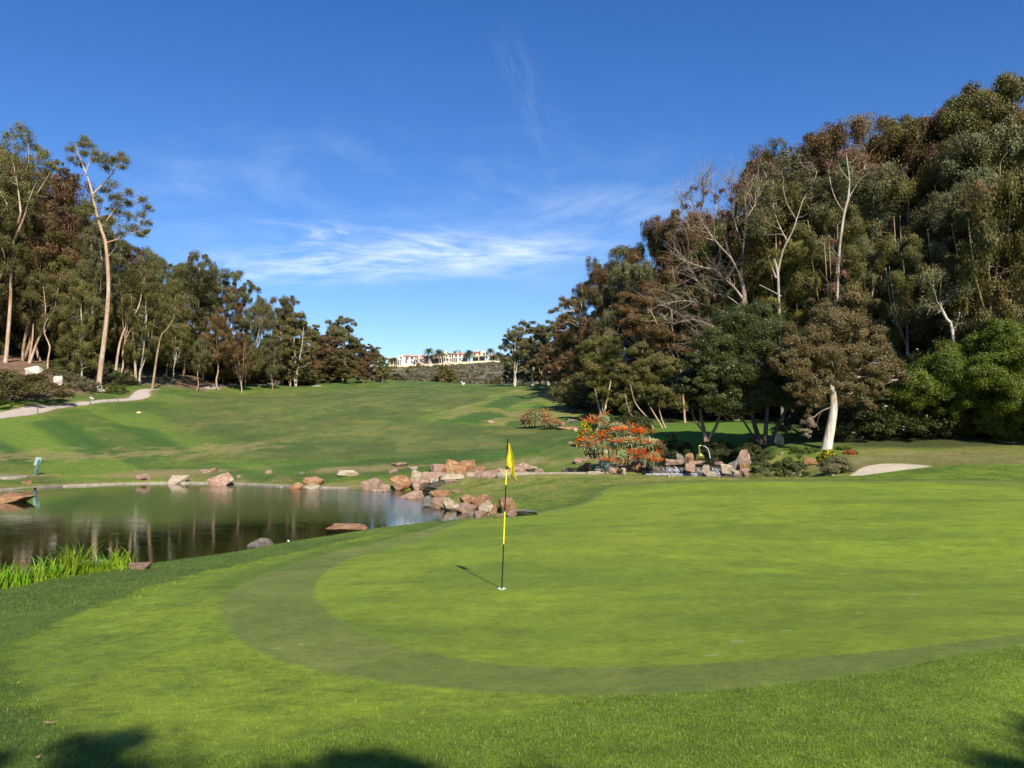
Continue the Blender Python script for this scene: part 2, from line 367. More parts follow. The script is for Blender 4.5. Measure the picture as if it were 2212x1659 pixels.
def ground_at(vx, vy, water=True):
    """the point of the ground (or water) seen at a point of the view"""
    a, s = ray(vx, vy); x = a * _T; z = s * _T; h = H(x, _T)
    if water:
        for poly, lev in ((TOPPOOL, TOP_Z), (STREAM, UP_Z), (POND, LOW_Z)):
            h = np.where(poly_sd(x, _T, poly) > 0, lev, h)
    b = np.where(z <= h)[0]
    if len(b) == 0: return None
    i = b[0]
    if i == 0: d = _T[0]
    else:
        g0 = z[i - 1] - h[i - 1]; g1 = z[i] - h[i]; d = _T[i - 1] + (_T[i] - _T[i - 1]) * g0 / (g0 - g1 + 1e-12)
    return Vector((a * d, d, s * d))
def gpoly(pts, n=3):
    o = []
    for p in pts:
        g = ground_at(*p)
        if g is None: g = at(p[0], p[1], 170)
        o.append((g.x, g.y))
    return smooth_poly(o, n) if n > 1 else np.array(o)
OUTER = gpoly([(1000,1121),(900,1150),(700,1198),(560,1245),(490,1285),(478,1320),(500,1362),(560,1408),(680,1445),(850,1475),(1050,1493),(1250,1501),(1450,1497),(1650,1480),(1900,1450),(2212,1392),(2500,1340),(2700,1200),(2500,1045),(2212,1042),(1900,1038),(1700,1038),(1500,1041),(1350,1047),(1300,1060),(1270,1082),(1200,1100),(1100,1114)])
INNER = gpoly([(1010,1124),(940,1155),(860,1180),(760,1205),(700,1240),(680,1275),(700,1312),(760,1355),(860,1395),(1000,1425),(1160,1440),(1350,1441),(1600,1428),(1800,1415),(2000,1395),(2212,1368),(2450,1330),(2650,1200),(2450,1048),(2212,1046),(1900,1041),(1700,1041),(1500,1044),(1360,1050),(1310,1062),(1282,1084),(1205,1103),(1100,1118)])
APRON = gpoly([(900,1148),(650,1190),(420,1242),(250,1298),(130,1348),(65,1395),(45,1440),(70,1500),(130,1560),(240,1612),(420,1640),(650,1600),(850,1560),(1200,1530),(1450,1400),(1300,1250)])
BUNKER = gpoly([(1838,1028),(1852,1016),(1872,1007),(1905,1002),(1945,1001.5),(2012,1007),(1960,1014),(1900,1022)], 2)
def path_poly(pts): return gpoly(pts, 2)
PATHS = [path_poly([(-250,936),(0,904),(60,897),(93,891),(144,879),(187,874),(272,866),(312,861),(325,855),(323,845),(345,841),(300,842),(288,849),(280,858),(264,861),(192,867),(144,871),(80,875),(24,884),(0,891),(-250,915)]),
         path_poly([(431,841),(462,840),(514,831.6),(499,829),(486,830.5)]), path_poly([(560,832),(600,831),(597,828.5),(566,829.5)]),
         path_poly([(675,834.5),(693,834.5),(692,832.5),(676,832.5)])]
FLOORL = gpoly([(-200,868),(0,858),(80,861),(150,858),(200,846),(235,836),(270,830),(330,834),(400,840),(440,836),(480,828),(560,827),(620,825.5)], 1)
FLOORL = np.vstack([FLOORL, [(-60, 230), (-260, 230), (-260, 60)]])
FAIR = gpoly([(500,1000),(800,985),(1000,975),(1130,965),(1185,945),(1195,925),(1150,912),(1000,908),(905,905),(960,890),(1050,868),(1110,850),(1080,842),(900,842),(700,842),(520,852),(380,875),(350,905),(400,940),(480,965),(420,985)])
ARC = gpoly([(905,905),(1000,915),(1150,921),(1230,905),(1270,880),(1250,855),(1140,843),(1080,850),(1030,868),(960,888)])
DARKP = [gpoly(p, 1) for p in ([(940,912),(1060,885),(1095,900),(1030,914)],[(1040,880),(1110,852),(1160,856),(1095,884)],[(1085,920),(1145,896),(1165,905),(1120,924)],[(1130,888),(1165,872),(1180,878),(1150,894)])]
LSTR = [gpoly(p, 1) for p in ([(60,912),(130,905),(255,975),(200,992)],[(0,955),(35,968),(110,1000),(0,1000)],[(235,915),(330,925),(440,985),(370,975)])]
# polar sheet: one grid, finest where the photograph looks
def make_ground():
    fine = np.radians(np.arange(-37.5, 37.51, 0.115)); coarse = np.radians(np.linspace(37.5, 322.5, 90)[1:-1])
    th = np.concatenate([fine, coarse]); nt = len(th)
    r = [0.02, 1.2, 2.4]; q = 3.4
    while q < 1500: r.append(q); q *= 1.0063 if q < 240 else 1.012
    r = np.array(r); nr = len(r)
    X = (r[:, None] * np.sin(th)[None]).ravel(); Y = (r[:, None] * np.cos(th)[None]).ravel()
    Z = H(X, Y)
    def cn(*a): return np.clip((fbm(*a) - .5) * 1.7 + .5, 0, 1)
    # ---- plain colours of what grows or lies there, plus some painted shade
    def C(*c): return np.array(c)
    col = np.zeros((len(X), 3)); grain = np.ones(len(X))
    n1 = cn(X / 1.3, Y / 1.3, 1, 5); n2 = cn(X / 6, Y / 6, 2, 5); n3 = cn(X / 22, Y / 22, 3, 5); n4 = cn(X / .35, Y / .35, 4, 4)
    def put(mask, c): 
        nonlocal col
        m = np.clip(mask, 0, 1)[:, None]; col = col * (1 - m) + c * m
    rough = C(.080, .135, .013); lush = C(.115, .180, .015); straw = C(.215, .170, .070); olive = C(.072, .088, .024)
    col[:] = rough
    put(sstep(.3, .7, n1) * .6, lush); put(sstep(.5, .8, n2) * .4, C(.125, .150, .022)); put(sstep(.5, .8, n4) * .45, C(.040, .080, .010)); put(sstep(.62, .85, cn(X / .7, Y / .45, 44, 4)) * .5, C(.034, .070, .010))
    # fairway beyond the pond
    beyond = sstep(48.5, 51, Y + np.abs(X) * .06)
    put(beyond, C(.058, .105, .016)); put(beyond * sstep(.3, .7, n2) * .8, C(.098, .135, .024)); put(beyond * sstep(.45, .8, n1) * .5, C(.036, .074, .012)); put(beyond * sstep(.5, .85, cn(X / 2.5, Y / 5, 45, 4)) * .6, C(.030, .080, .014))
    fs = sstep(-3, 3, poly_sd(X, Y, FAIR)); put(fs, C(.076, .112, .025)); put(fs * sstep(.35, .68, n2) * .7, C(.115, .135, .036)); put(fs * sstep(.4, .75, cn(X / 3, Y / 4, 12, 5)) * .75, C(.056, .076, .020)); put(fs * sstep(.5, .85, n3) * .35, C(.135, .125, .045)); put(fs * sstep(.6, .85, n1) * .35, C(.150, .145, .050)); put(fs * sstep(.55, .8, cn(X / 1.2, Y / 3, 91, 4)) * .5, C(.045, .075, .017)); ms = .5 + .5 * np.sin((X * .5 + Y * .87) * 2 * np.pi / 7.5); put(fs * sstep(.3, .7, ms) * .25, C(.060, .095, .018))
    sdf = poly_sd(X, Y, FAIR); put(beyond * sstep(-9, -7, sdf) * sstep(.3, -.6, sdf) * sstep(84, 76, Y) * sstep(-26, -20, X) * .8, C(.034, .082, .012)); bs = .5 + .5 * np.sin((sdf + (n2 - .5) * .8) * 2 * np.pi / 5.0); bz = beyond * sstep(-17, -15, sdf) * sstep(-.3, -1.2, sdf); put(bz * sstep(.40, .60, bs) * .55, C(.042, .098, .013)); put(bz * sstep(.60, .40, bs) * .35, C(.088, .140, .024)); ms = .5 + .5 * np.sin((X * .86 - Y * .5 + 3 * n3) * 2 * np.pi / 8.0); put(fs * sstep(.42, .58, ms) * .30, C(.058, .092, .020))
    hf = cn(X / 4, Y / 6, 71, 3); put(beyond * sstep(.52, .60, hf) * .5, C(.036, .070, .013)); put(beyond * sstep(.60, .70, cn(X / 5, Y / 6, 73, 3)) * .4, C(.105, .135, .032)); put(beyond * sstep(.66, .72, cn(X / 2, Y / 3, 74, 3)) * .35, C(.035, .080, .012))
    ar = sstep(-.6, .6, poly_sd(X, Y, ARC)); strp = .5 + .5 * np.sin((X * .93 - Y * .38) * 2 * np.pi / 5.2); put(ar, C(.080, .140, .020)); put(ar * sstep(.3, .7, strp) * .6, C(.135, .155, .038)); put(ar * sstep(.45, .75, n2) * .7, C(.19, .16, .06)); put(ar * sstep(.5, .8, n1) * .4, C(.05, .09, .014))
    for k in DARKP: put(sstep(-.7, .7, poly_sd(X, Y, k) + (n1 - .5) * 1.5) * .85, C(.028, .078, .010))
    st2 = .5 + .5 * np.sin((X * .76 + Y * .65) * 2 * np.pi / 11.0); lf = beyond * sstep(-14, -20, X) * (1 - fs) * sstep(95, 84, Y)
    put(lf * sstep(.42, .58, st2) * .75, C(.092, .160, .020)); 
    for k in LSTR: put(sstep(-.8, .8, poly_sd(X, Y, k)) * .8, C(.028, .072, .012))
    # dry crown of the bank
    g = line_dist(X, Y, [(-38, 50), (-20, 54.5), (-4, 53), (4, 51.5), (8.5, 49.5)]); put(sstep(2.3, .4, g + (n2 - .5) * 5) * .8 * sstep(47, 49, Y), straw)
    g = line_dist(X, Y, [(-38, 60), (-26, 64), (-23, 67)]); put(sstep(3, .5, g + (n1 - .5) * 7) * .6, straw)
    pd = poly_sd(X, Y, POND); far_edge = (Y > 38) & (X < 2)
    put(np.where(far_edge, sstep(-3.8, -.2, pd), 0) * sstep(.35, .6, n1) * .8, C(.20, .165, .065))
    put(np.where(far_edge, sstep(-2.2, -.1, pd), 0) * .4, C(.12, .125, .035))
    # spit with the mound
    sp = sstep(29, 33, Y) * sstep(3, -1, Y - 42) * sstep(-6.5, -5, X) * sstep(16, 9, X); put(sp * sstep(.25, .65, n1) * .8, C(.150, .165, .038)); put(sp * sstep(.45, .75, n4) * .5, C(.21, .185, .065)); put(sp * sstep(.45, .8, n2) * .6, C(.060, .110, .018))
    rb = sstep(4.5, 6, X) * sstep(44.5, 46, Y) * sstep(56, 52, Y) * sstep(10, 8.5, X); put(rb * .7, C(.155, .145, .055))
    e = sstep(13, 15, X) * sstep(36.5, 38.5, Y) * sstep(50, 45, Y); put(e * sstep(.3, .6, n2) * .85, C(.13, .13, .045)); put(e * sstep(.55, .75, n1) * .6, straw)
    # near bank of the pond
    nb = sstep(-2.2, -.3, pd) * (Y < 30) * (pd < 0); put(nb * .55, C(.09, .15, .020))
    put(sstep(14, 10, Y) * .6, C(.105, .182, .014)); put(sstep(14, 10, Y) * sstep(.45, .75, n1) * .5, C(.075, .135, .012)); nl = sstep(24, 19, Y) * sstep(-1.6, -3.4, X + (n2 - .5) * 2); put(nl * .82, C(.046, .092, .011)); put(nl * sstep(.5, .8, n1) * .5, C(.070, .125, .013))
    # apron, green and the dark clean-up lap
    ap = sstep(-.16, .16, poly_sd(X, Y, APRON) + (n4 - .5) * .35) * sstep(-1.9, .2, poly_sd(X, Y, APRON) + (Y - 6.2) * .5); put(ap * .9, C(.140, .215, .015)); put(ap * sstep(.35, .7, n2) * .5, C(.100, .170, .014)); put(ap * sstep(.4, .75, n1) * .55, C(.086, .150, .014)); put(ap * sstep(.5, .8, n4) * .3, C(.060, .120, .012))
    so = poly_sd(X, Y, OUTER); si = poly_sd(X, Y, INNER)
    put(sstep(-1.1, -.25, so) * sstep(10, 14, Y) * (so < 0) * .55, C(.045, .090, .012))
    gr = sstep(-.06, .06, so); lapn = cn(X / .8, Y / .8, 31, 4)
    put(gr, C(.092, .138, .026)); put(gr * sstep(.35, .75, lapn) * .5, C(.125, .152, .040)); put(gr * sstep(.5, .8, n1) * .35, C(.060, .095, .018))
    gi = sstep(-.06, .06, si)
    put(gi, C(.136, .205, .015)); st3 = .5 + .5 * np.sin((Y + X * .10) * 2 * np.pi / 6.5 + 1.0 + 2.0 * (n3 - .5))
    put(gi * st3 * .35, C(.098, .168, .014)); put(gi * sstep(.35, .75, n2) * .6, C(.152, .215, .017)); put(gi * sstep(.4, .75, n1) * .45, C(.088, .150, .013)); put(gi * sstep(.42, .78, cn(X / 4, Y / 1.7, 77, 5)) * .6, C(.078, .132, .013)); put(gi * sstep(.62, .85, n4) * .25, C(.07, .12, .014))
    for (vx, vy, rad) in [(1590,1385,.05),(1600,1388,.06),(1540,1415,.05),(1700,1362,.05),(1745,1345,.05),(1765,1338,.04),(1855,1325,.05),(1985,1272,.06),(1970,1284,.06),(1960,1292,.05),(1820,1240,.05),(2090,1258,.08),(2200,1232,.08),(600,1400,.04),(650,1392,.03)]:
        g = ground_at(vx, vy); dd = np.hypot((X - g.x) / 1.9, Y - g.y); rad *= .75; put(sstep(rad, rad * .3, dd + (n4 - .5) * rad * 2.6) * .6, C(.26, .27, .16))
    # bunker, paths, litter, painted tree shade, hill
    put(sstep(-.12, .12, poly_sd(X, Y, BUNKER)), C(.50, .42, .30) * (0.9 + .2 * n1[:, None]))
    for k in PATHS:
        s_ = poly_sd(X, Y, k); put(sstep(-1.4, -.1, s_) * .35, C(.17, .14, .07)); put(sstep(-.12, .12, s_), C(.38, .32, .27) * (.92 + .16 * n2[:, None]))
    fl = sstep(-1.0, 1.0, poly_sd(X, Y, FLOORL) + (n1 - .5) * 3); put(fl, C(.17, .095, .06)); put(fl * sstep(.4, .7, n1) * .6, C(.10, .06, .04)); put(fl * sstep(.45, .62, n2) * .5, C(.055, .085, .02)); put(fl * sstep(.55, .7, n4) * .3, C(.28, .19, .13))
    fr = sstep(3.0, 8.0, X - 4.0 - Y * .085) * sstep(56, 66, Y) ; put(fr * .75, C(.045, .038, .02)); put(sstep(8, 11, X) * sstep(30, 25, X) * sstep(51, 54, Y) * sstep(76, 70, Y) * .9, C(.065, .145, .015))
    fr_shade = sstep(19, 22, X) * sstep(47, 49, Y); put(fr_shade * .9, C(.030, .038, .012))  # shade under the right-hand trees, painted into the ground colour
    hl = sstep(215, 240, Y); put(hl, C(.115, .098, .058)); put(hl * sstep(.42, .62, cn(X / 30, Y / 30, 8, 5)) * .8, C(.062, .066, .030)); put(hl * sstep(.5, .65, cn(X / 9, Y / 9, 18, 4)) * .6, C(.155, .125, .095))
    put(sstep(440, 470, Y) * sstep(.45, .6, n2) * .5, C(.16, .17, .06)); g = np.hypot((X + 80) / 22, (Y - 468) / 12); put(sstep(1, .6, g), C(.26, .16, .09)); g = np.hypot((X + 60) / 16, (Y - 470) / 10); put(sstep(1, .6, g), C(.15, .13, .05))
    for poly, lev in ((POND, LOW_Z), (STREAM, UP_Z), (TOPPOOL, TOP_Z)):
        s_ = poly_sd(X, Y, poly); put(sstep(-.02, .25, s_), C(.035, .035, .018))
    grain = np.where(gr > .5, .55, 1.0); grain = np.where(np.min([poly_sd(X, Y, BUNKER)], 0) > 0, .2, grain)
    for k in PATHS: grain = np.where(poly_sd(X, Y, k) > 0, .15, grain)
    green_m = (col[:, 1] > col[:, 0] * 1.02)[:, None]; col = np.where(green_m, col * np.array([1.20, 1.07, .88]), col)
    # ---- faces and the zone each belongs to
    i = np.arange(nr - 1)[:, None] * nt; j = np.arange(nt)[None]; j2 = (j + 1) % nt
    F = np.stack([i + j, i + nt + j, i + nt + j2, i + j2], -1).reshape(-1, 4)
    cxm = X[F].mean(1); cym = Y[F].mean(1)
    zone = np.zeros(len(F), int)                                   # 0 rough
    zone[(cym + abs(cxm) * .06 > 49.5) & (cym > 20)] = 1            # fairway
    zone[poly_sd(cxm, cym, FLOORL) > 0] = 5
    zone[(cxm - 4 - cym * .085 > 6) & (cym > 60)] = 5
    zone[cym > 225] = 6
    zone[poly_sd(cxm, cym, OUTER) > 0] = 2
    zone[poly_sd(cxm, cym, BUNKER) > 0] = 3
    for k in PATHS: zone[poly_sd(cxm, cym, k) > 0] = 4
    for k in (POND, STREAM, TOPPOOL): zone[poly_sd(cxm, cym, k) > .3] = 7
    names = ['rough_grass', 'fairway', 'putting_green', 'bunker_sand', 'cart_path', 'woodland_floor', 'hillside', 'pond_bed']
    for zi, nm in enumerate(names):
        f = F[zone == zi]
        if len(f) == 0: continue
        idx, inv = np.unique(f, return_inverse=True); f2 = inv.reshape(f.shape)
        me = bpy.data.meshes.new(nm); me.vertices.add(len(idx)); me.vertices.foreach_set('co', np.stack([X[idx], Y[idx], Z[idx]], 1).ravel())
        me.loops.add(f2.size); me.loops.foreach_set('vertex_index', f2.ravel().astype(np.int32))
        me.polygons.add(len(f2)); me.polygons.foreach_set('loop_start', (np.arange(len(f2)) * 4).astype(np.int32)); me.polygons.foreach_set('use_smooth', np.ones(len(f2), bool))
        a = me.attributes.new('ground_colour', 'FLOAT_COLOR', 'POINT'); a.data.foreach_set('color', np.c_[col[idx], np.ones(len(idx))].ravel().astype(np.float32))
        a = me.attributes.new('grain', 'FLOAT', 'POINT'); a.data.foreach_set('value', grain[idx].astype(np.float32))
        me.materials.append(M_ground); me.update(calc_edges=True)
        tag(link(bpy.data.objects.new(nm, me)), kind='structure')
    return X, Y, Z, col, r, th
GX, GY, GZ, GC, GR, GT = make_ground()
def water_sheet(name, poly, lev, mat, pad=.5):
    poly = np.asarray(poly); c = poly.mean(0); m = bmesh.new()
    vs = []
    n = len(poly)
    for i in range(n):
        t = poly[(i + 1) % n] - poly[i - 1]; nn = np.array([t[1], -t[0]]); nn = nn / (np.linalg.norm(nn) + 1e-9)
        p = poly[i] + nn * pad * (1 if poly_area(poly) > 0 else -1)
        vs.append(m.verts.new((p[0], p[1], lev)))
    m.faces.new(vs); bmesh.ops.triangulate(m, faces=m.faces[:]); me = bpy.data.meshes.new(name); bmesh.ops.recalc_face_normals(m, faces=m.faces[:])
    if m.faces[:][0].normal.z < 0: bmesh.ops.reverse_faces(m, faces=m.faces[:])
    m.to_mesh(me); m.free(); me.materials.append(mat); return tag(link(bpy.data.objects.new(name, me)), kind='structure')
def poly_area(p): x, y = p[:, 0], p[:, 1]; return .5 * np.sum(x * np.roll(y, -1) - np.roll(x, -1) * y)
M_pond = mat_water('murky pond water', (.011, .018, .004, 1), -4.5, 42.0, .16)
M_stream = mat_water('dark stream water', (.010, .013, .006, 1), 11.0, 46.0, .35)
water_sheet('pond_water', POND, LOW_Z, M_pond, .15)
water_sheet('stream_water', STREAM, UP_Z, M_stream, .05)
water_sheet('upper_pool_water', TOPPOOL, TOP_Z, M_stream, .05)
# ---------------------------------------------------------------- vegetation: how a tree is made
L_olive = mat_leaf('olive eucalyptus leaves', (.082, .086, .020), (.125, .112, .030), (.185, .108, .046))
L_brown = mat_leaf('rusty eucalyptus leaves', (.100, .075, .026), (.145, .088, .035), (.200, .105, .052))
L_grey = mat_leaf('grey green eucalyptus leaves', (.085, .094, .038), (.125, .122, .050), (.165, .115, .058))
L_yel = mat_leaf('yellow green eucalyptus leaves', (.125, .130, .024), (.175, .160, .034), (.200, .125, .045))
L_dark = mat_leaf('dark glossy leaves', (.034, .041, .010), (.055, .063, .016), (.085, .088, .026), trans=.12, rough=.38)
L_bright = mat_leaf('fresh green leaves', (.060, .084, .011), (.108, .138, .017), (.165, .185, .030), trans=.3)
L_dead = mat_leaf('dry brown leaves', (.150, .085, .048), (.210, .125, .075), (.260, .170, .105), trans=.2)
L_paper = mat_leaf('reddish melaleuca leaves', (.084, .070, .026), (.128, .088, .036), (.190, .125, .065))
L_shrub = mat_leaf('grey scrub leaves', (.100, .108, .042), (.150, .140, .065), (.175, .135, .08), trans=.15)
L_palm = mat_leaf('palm fronds', (.045, .068, .020), (.075, .090, .030), (.12, .10, .05))
B_pale = mat_bark('pale peeling bark', (.36, .20, .12), (.42, .31, .21), (.50, .42, .32))
B_white = mat_bark('white papery bark', (.34, .27, .21), (.50, .44, .36), (.64, .58, .50))
B_tan = mat_bark('tan bark', (.20, .12, .07), (.28, .19, .12), (.36, .28, .20))
B_dark = mat_bark('dark bark', (.05, .04, .03), (.085, .07, .055), (.13, .11, .09))
B_soft = mat_bark('greyish bark', (.20, .15, .11), (.33, .27, .21), (.46, .40, .33))
B_dead = mat_bark('bare bleached wood', (.19, .14, .10), (.27, .21, .16), (.37, .31, .25))

def leaf_quads(C, size, droop, rng, width=.34, N=None):
    """rhombic leaves at points C; N = the side of the tuft they grow on, which they face more or less"""
    n = len(C); d = rng.normal(size=(n, 3)); d /= np.linalg.norm(d, axis=1, keepdims=True)
    d = d * (1 - droop) + np.array([0, 0, -1.0]) * droop; d /= np.linalg.norm(d, axis=1, keepdims=True) + 1e-9
    if N is not None:
        nn = N + rng.normal(size=(n, 3)) * .6; nn /= np.linalg.norm(nn, axis=1, keepdims=True) + 1e-9
        d -= (d * nn).sum(1, keepdims=True) * nn; d /= np.linalg.norm(d, axis=1, keepdims=True) + 1e-9; w_ = np.cross(d, nn)
    else: w_ = rng.normal(size=(n, 3)); w_ -= (w_ * d).sum(1, keepdims=True) * d; w_ /= np.linalg.norm(w_, axis=1, keepdims=True) + 1e-9
    L = size * rng.uniform(.6, 1.35, (n, 1)); a = C - d * L * .5; b = C + d * L * .5; m = C - d * L * .08
    v = np.stack([a, m + w_ * L * width * .5, b, m - w_ * L * width * .5], 1).reshape(-1, 3)
    return v, np.arange(n * 4).reshape(n, 4)
def clump_points(c, r, nsub, per, rng, flat=.75, sub=.42, hang=.0):
    """points for a cauliflower clump of small leaf tufts round c"""
    u = rng.normal(size=(nsub, 3)); u /= np.linalg.norm(u, axis=1, keepdims=True); u[:, 2] = np.abs(u[:, 2]) * 1.0 - .35
    S = c + u * r * np.array([1, 1, flat]) * rng.uniform(.45, .85, (nsub, 1))
    q = rng.normal(size=(nsub, per, 3)); q /= np.linalg.norm(q, axis=2, keepdims=True); q *= rng.uniform(.2, 1.3, (nsub, per, 1)) ** .7
    rr = r * sub * rng.uniform(.5, 1.5, (nsub, 1, 1)); P = S[:, None] + q * rr * np.stack([rng.uniform(.8, 1.3, nsub), rng.uniform(.8, 1.3, nsub), rng.uniform(.6, 1.1, nsub)], 1)[:, None]
    if hang: P[..., 2] -= np.abs(rng.normal(size=P.shape[:2])) * hang * r
    ti = np.clip(rng.normal(.42, .16, (nsub, 1)) + rng.normal(0, .13, (nsub, per)), 0, 1)
    return P.reshape(-1, 3), ti.ravel()
def bez(a, b, up, n=5, sag=0.0, rng=None, wob=0.0):
    t = np.linspace(0, 1, n)[:, None]; a = np.asarray(a, float); b = np.asarray(b, float)
    m = (a + b) / 2 + np.array([0, 0, up]); p = (1 - t) ** 2 * a + 2 * t * (1 - t) * m + t * t * b
    if rng is not None and wob: p[1:-1] += rng.normal(size=(n - 2, 3)) * wob
    return p
DENS = 1.1
FINE = 1.0
BOUGH = 3.0
class Tree:
    def __init__(s, seed): s.rng = np.random.default_rng(seed); s.wood = MB(); s.lead = []; s.C = []; s.twig = MB()
    def leader(s, pts, r0, r1, k=7, sm=3):
        pts = np.asarray(pts, float)
        if sm > 1 and len(pts) > 2:
            q = []; 
            for i in range(len(pts) - 1):
                p0, p1, p2, p3 = pts[max(i - 1, 0)], pts[i], pts[i + 1], pts[min(i + 2, len(pts) - 1)]
                for j in range(sm):
                    t = j / sm; q.append(.5 * (2 * p1 + (p2 - p0) * t + (2 * p0 - 5 * p1 + 4 * p2 - p3) * t * t + (3 * p1 - p0 - 3 * p2 + p3) * t ** 3))
            q.append(pts[-1]); pts = np.array(q)
        L = np.r_[0, np.cumsum(np.linalg.norm(np.diff(pts, axis=0), axis=1))]; L /= L[-1]
        rad = r0 + (r1 - r0) * L ** .8
        s.wood.tube(pts, rad, k, s.rng.uniform(.3, .7)); s.lead.append((pts, rad)); return pts, rad
    def clump(s, c, r, nsub=6, per=45, leaf=.3, droop=.45, branch=True, flat=.75, hang=0.0, sub=.42, width=.34, ctr=None, tb=0.0):
        c = np.asarray(c, float)
        if branch and s.lead:
            best = None
            for pts, rad in s.lead:
                d = np.linalg.norm(pts - c, axis=1) + np.maximum(0, pts[:, 2] - c[2] + .25 * np.linalg.norm((pts - c)[:, :2], axis=1)) * 2.5
                i = int(np.argmin(d))
                if best is None or d[i] < best[0]: best = (d[i], pts[i], rad[i])
            a = best[1]; l = np.linalg.norm(c - a)
            s.wood.tube(bez(a, c, -.06 * l, 6, rng=s.rng, wob=.05 * l), np.linspace(min(best[2] * .5, .022 * l + .012), .010, 6), 4, cap=False)
            for _ in range(3):
                e = c + s.rng.normal(size=3) * r * .55; s.wood.tube(bez(a + (c - a) * .7, e, 0, 4), np.linspace(.03, .008, 4), 3, cap=False)
        per = int(per * DENS * FINE); leaf = leaf / FINE ** .62; P, t = clump_points(c, r, nsub, per, s.rng, flat, sub, hang); t = np.clip(t + tb, 0, 1); k_ = c if ctr is None else c * .55 + np.asarray(ctr) * .45; N = P - k_; N /= np.linalg.norm(N, axis=1, keepdims=True) + 1e-9; v, f = leaf_quads(P, leaf, droop, s.rng, width, N); s.C.append((v, f, t))
    def meshes(s, name, bark, leafm):
        cr = MB()
        for v, f, t in s.C: cr.add(v, f, t)
        return s.wood.mesh(name + ' trunk', [bark], True), (cr.mesh(name + ' crown', [leafm]) if s.C else None)
def crown_fill(T, lo, hi, R, prof, n, rmin, rmax, axis=lambda t: (0, 0), **kw):
    """n clumps spread through a crown envelope, most of them near its skin"""
    rng = T.rng
    nb = max(5, int(n / BOUGH)); av = (rmin + rmax) / 2
    for i in range(nb):
        t = (i + rng.uniform(0, 1)) / nb; z = lo + (hi - lo) * t; rr = R * prof(t); ax = axis(t)
        a = i * 2.39996 + rng.uniform(-.5, .5); q = math.sqrt(rng.uniform(.10, .9)) * rr; c = np.array([ax[0] + q * math.cos(a), ax[1] + q * math.sin(a), z]); RB = av * rng.uniform(.7, 1.9); tb = rng.normal(0, .13)
        for k in range(6):                            # a bough: tufts over the top and sides, bare below
            u = rng.normal(size=3); u /= np.linalg.norm(u); u[2] = (abs(u[2]) * .9 - .12) * 1.35; T.clump(c + u * RB * rng.uniform(.6, 1.0), av * rng.uniform(.30, .78), ctr=c, tb=tb, branch=(k < 2), **kw)
PROTO = {}
def proto(name, T, bark, leafm, height, top=None):
    tr, cr = T.meshes(name, bark, leafm); z = np.array([v for v in (max((p[:, 2].max() for p in [np.vstack([q[0] for q in T.C])]), default=height),)]) if T.C else [height]
    PROTO[name] = (tr, cr, float(z[0])); return PROTO[name]
def wob_line(h, lean, n, wob, rng, x0=0, y0=0, z0=-.6):
    t = np.linspace(0, 1, n); p = np.stack([x0 + lean[0] * t ** 1.3, y0 + lean[1] * t ** 1.3, z0 + (h - z0) * t], 1); p[1:-1, :2] += rng.normal(size=(n - 2, 2)) * wob; return p
def euc(name, seed, h=26, lo=.35, R=5.5, n=34, bark=None, leafm=None, leaf=.34, trunk=.29, lean=(1, 0), prof=None, r=(1.3, 2.4), fork=.4, per=52, nsub=7, hang=.75, droop=.55):
    T = Tree(seed); g = T.rng
    main = wob_line(h * .9, lean, 8, .28, g); T.leader(main, trunk, .07)
    for k in range(3):
        b = main[int(len(main) * fork)] ; a = g.uniform(0, 6.28); e = b + np.array([math.cos(a) * R * .6, math.sin(a) * R * .6, h * (.85 - fork)]); m = b + (e - b) * np.array([.7, .7, .45])
        T.leader([b, m, e], trunk * .45, .05, 5)
    prof = prof or (lambda t: .55 + .5 * math.sin(math.pi * min(1, t * .9 + .1)) - .45 * t ** 4)
    crown_fill(T, h * lo, h * .95, R, prof, n, r[0], r[1], axis=lambda t: (lean[0] * (lo + (1 - lo) * t) ** 1.3, lean[1] * t), nsub=nsub, per=per, leaf=leaf, droop=droop, hang=hang)
    return proto(name, T, bark or B_pale, leafm or L_olive, h)
# forest bodies: tall crowns, some full, some open or leaning
BOUGH = 2.1
FINE = 1.45
euc('tall_full', 1, 26, .10, 5.4, 58, leaf=.36, per=56)
euc('tall_open', 2, 27, .42, 5.0, 30, lean=(2.2, 1), r=(1.1, 2.0), leaf=.33)
euc('tall_lean', 3, 24, .42, 4.6, 30, lean=(5.5, -1), leaf=.34)
euc('tall_round', 4, 25, .2, 6.6, 58, r=(1.6, 2.7), leaf=.36, per=62, prof=lambda t: .5 + .6 * math.sin(math.pi * min(1, t * .85 + .12)) - .3 * t ** 5)
euc('tall_narrow', 5, 25, .22, 3.8, 38, lean=(-1.5, .5), r=(1.1, 1.9), leaf=.33)
euc('tall_umbrella', 6, 24, .55, 5.6, 28, r=(1.2, 2.1), leaf=.33, prof=lambda t: .45 + .65 * t - .35 * t ** 6)
euc('tall_twin', 7, 26, .25, 5.8, 48, lean=(-3, 1), r=(1.2, 2.3), leaf=.34, fork=.15)
# right-hand forest is nearer: finer leaves
BOUGH = 2.5
euc('near_full', 11, 26, .15, 5.6, 66, leaf=.27, per=85, nsub=8, r=(1.2, 2.1), bark=B_tan)
euc('near_round', 12, 27, .3, 6.8, 64, leaf=.27, per=88, nsub=8, r=(1.3, 2.4), bark=B_pale, prof=lambda t: .5 + .6 * math.sin(math.pi * min(1, t * .85 + .12)) - .3 * t ** 5)
euc('near_open', 13, 26, .4, 5.4, 40, leaf=.26, per=80, lean=(-2.5, 0), r=(1.0, 1.9), bark=B_white)
euc('near_droopy', 14, 22, .12, 5.0, 58, leaf=.27, per=85, r=(1.1, 2.0), hang=.9, droop=.8)
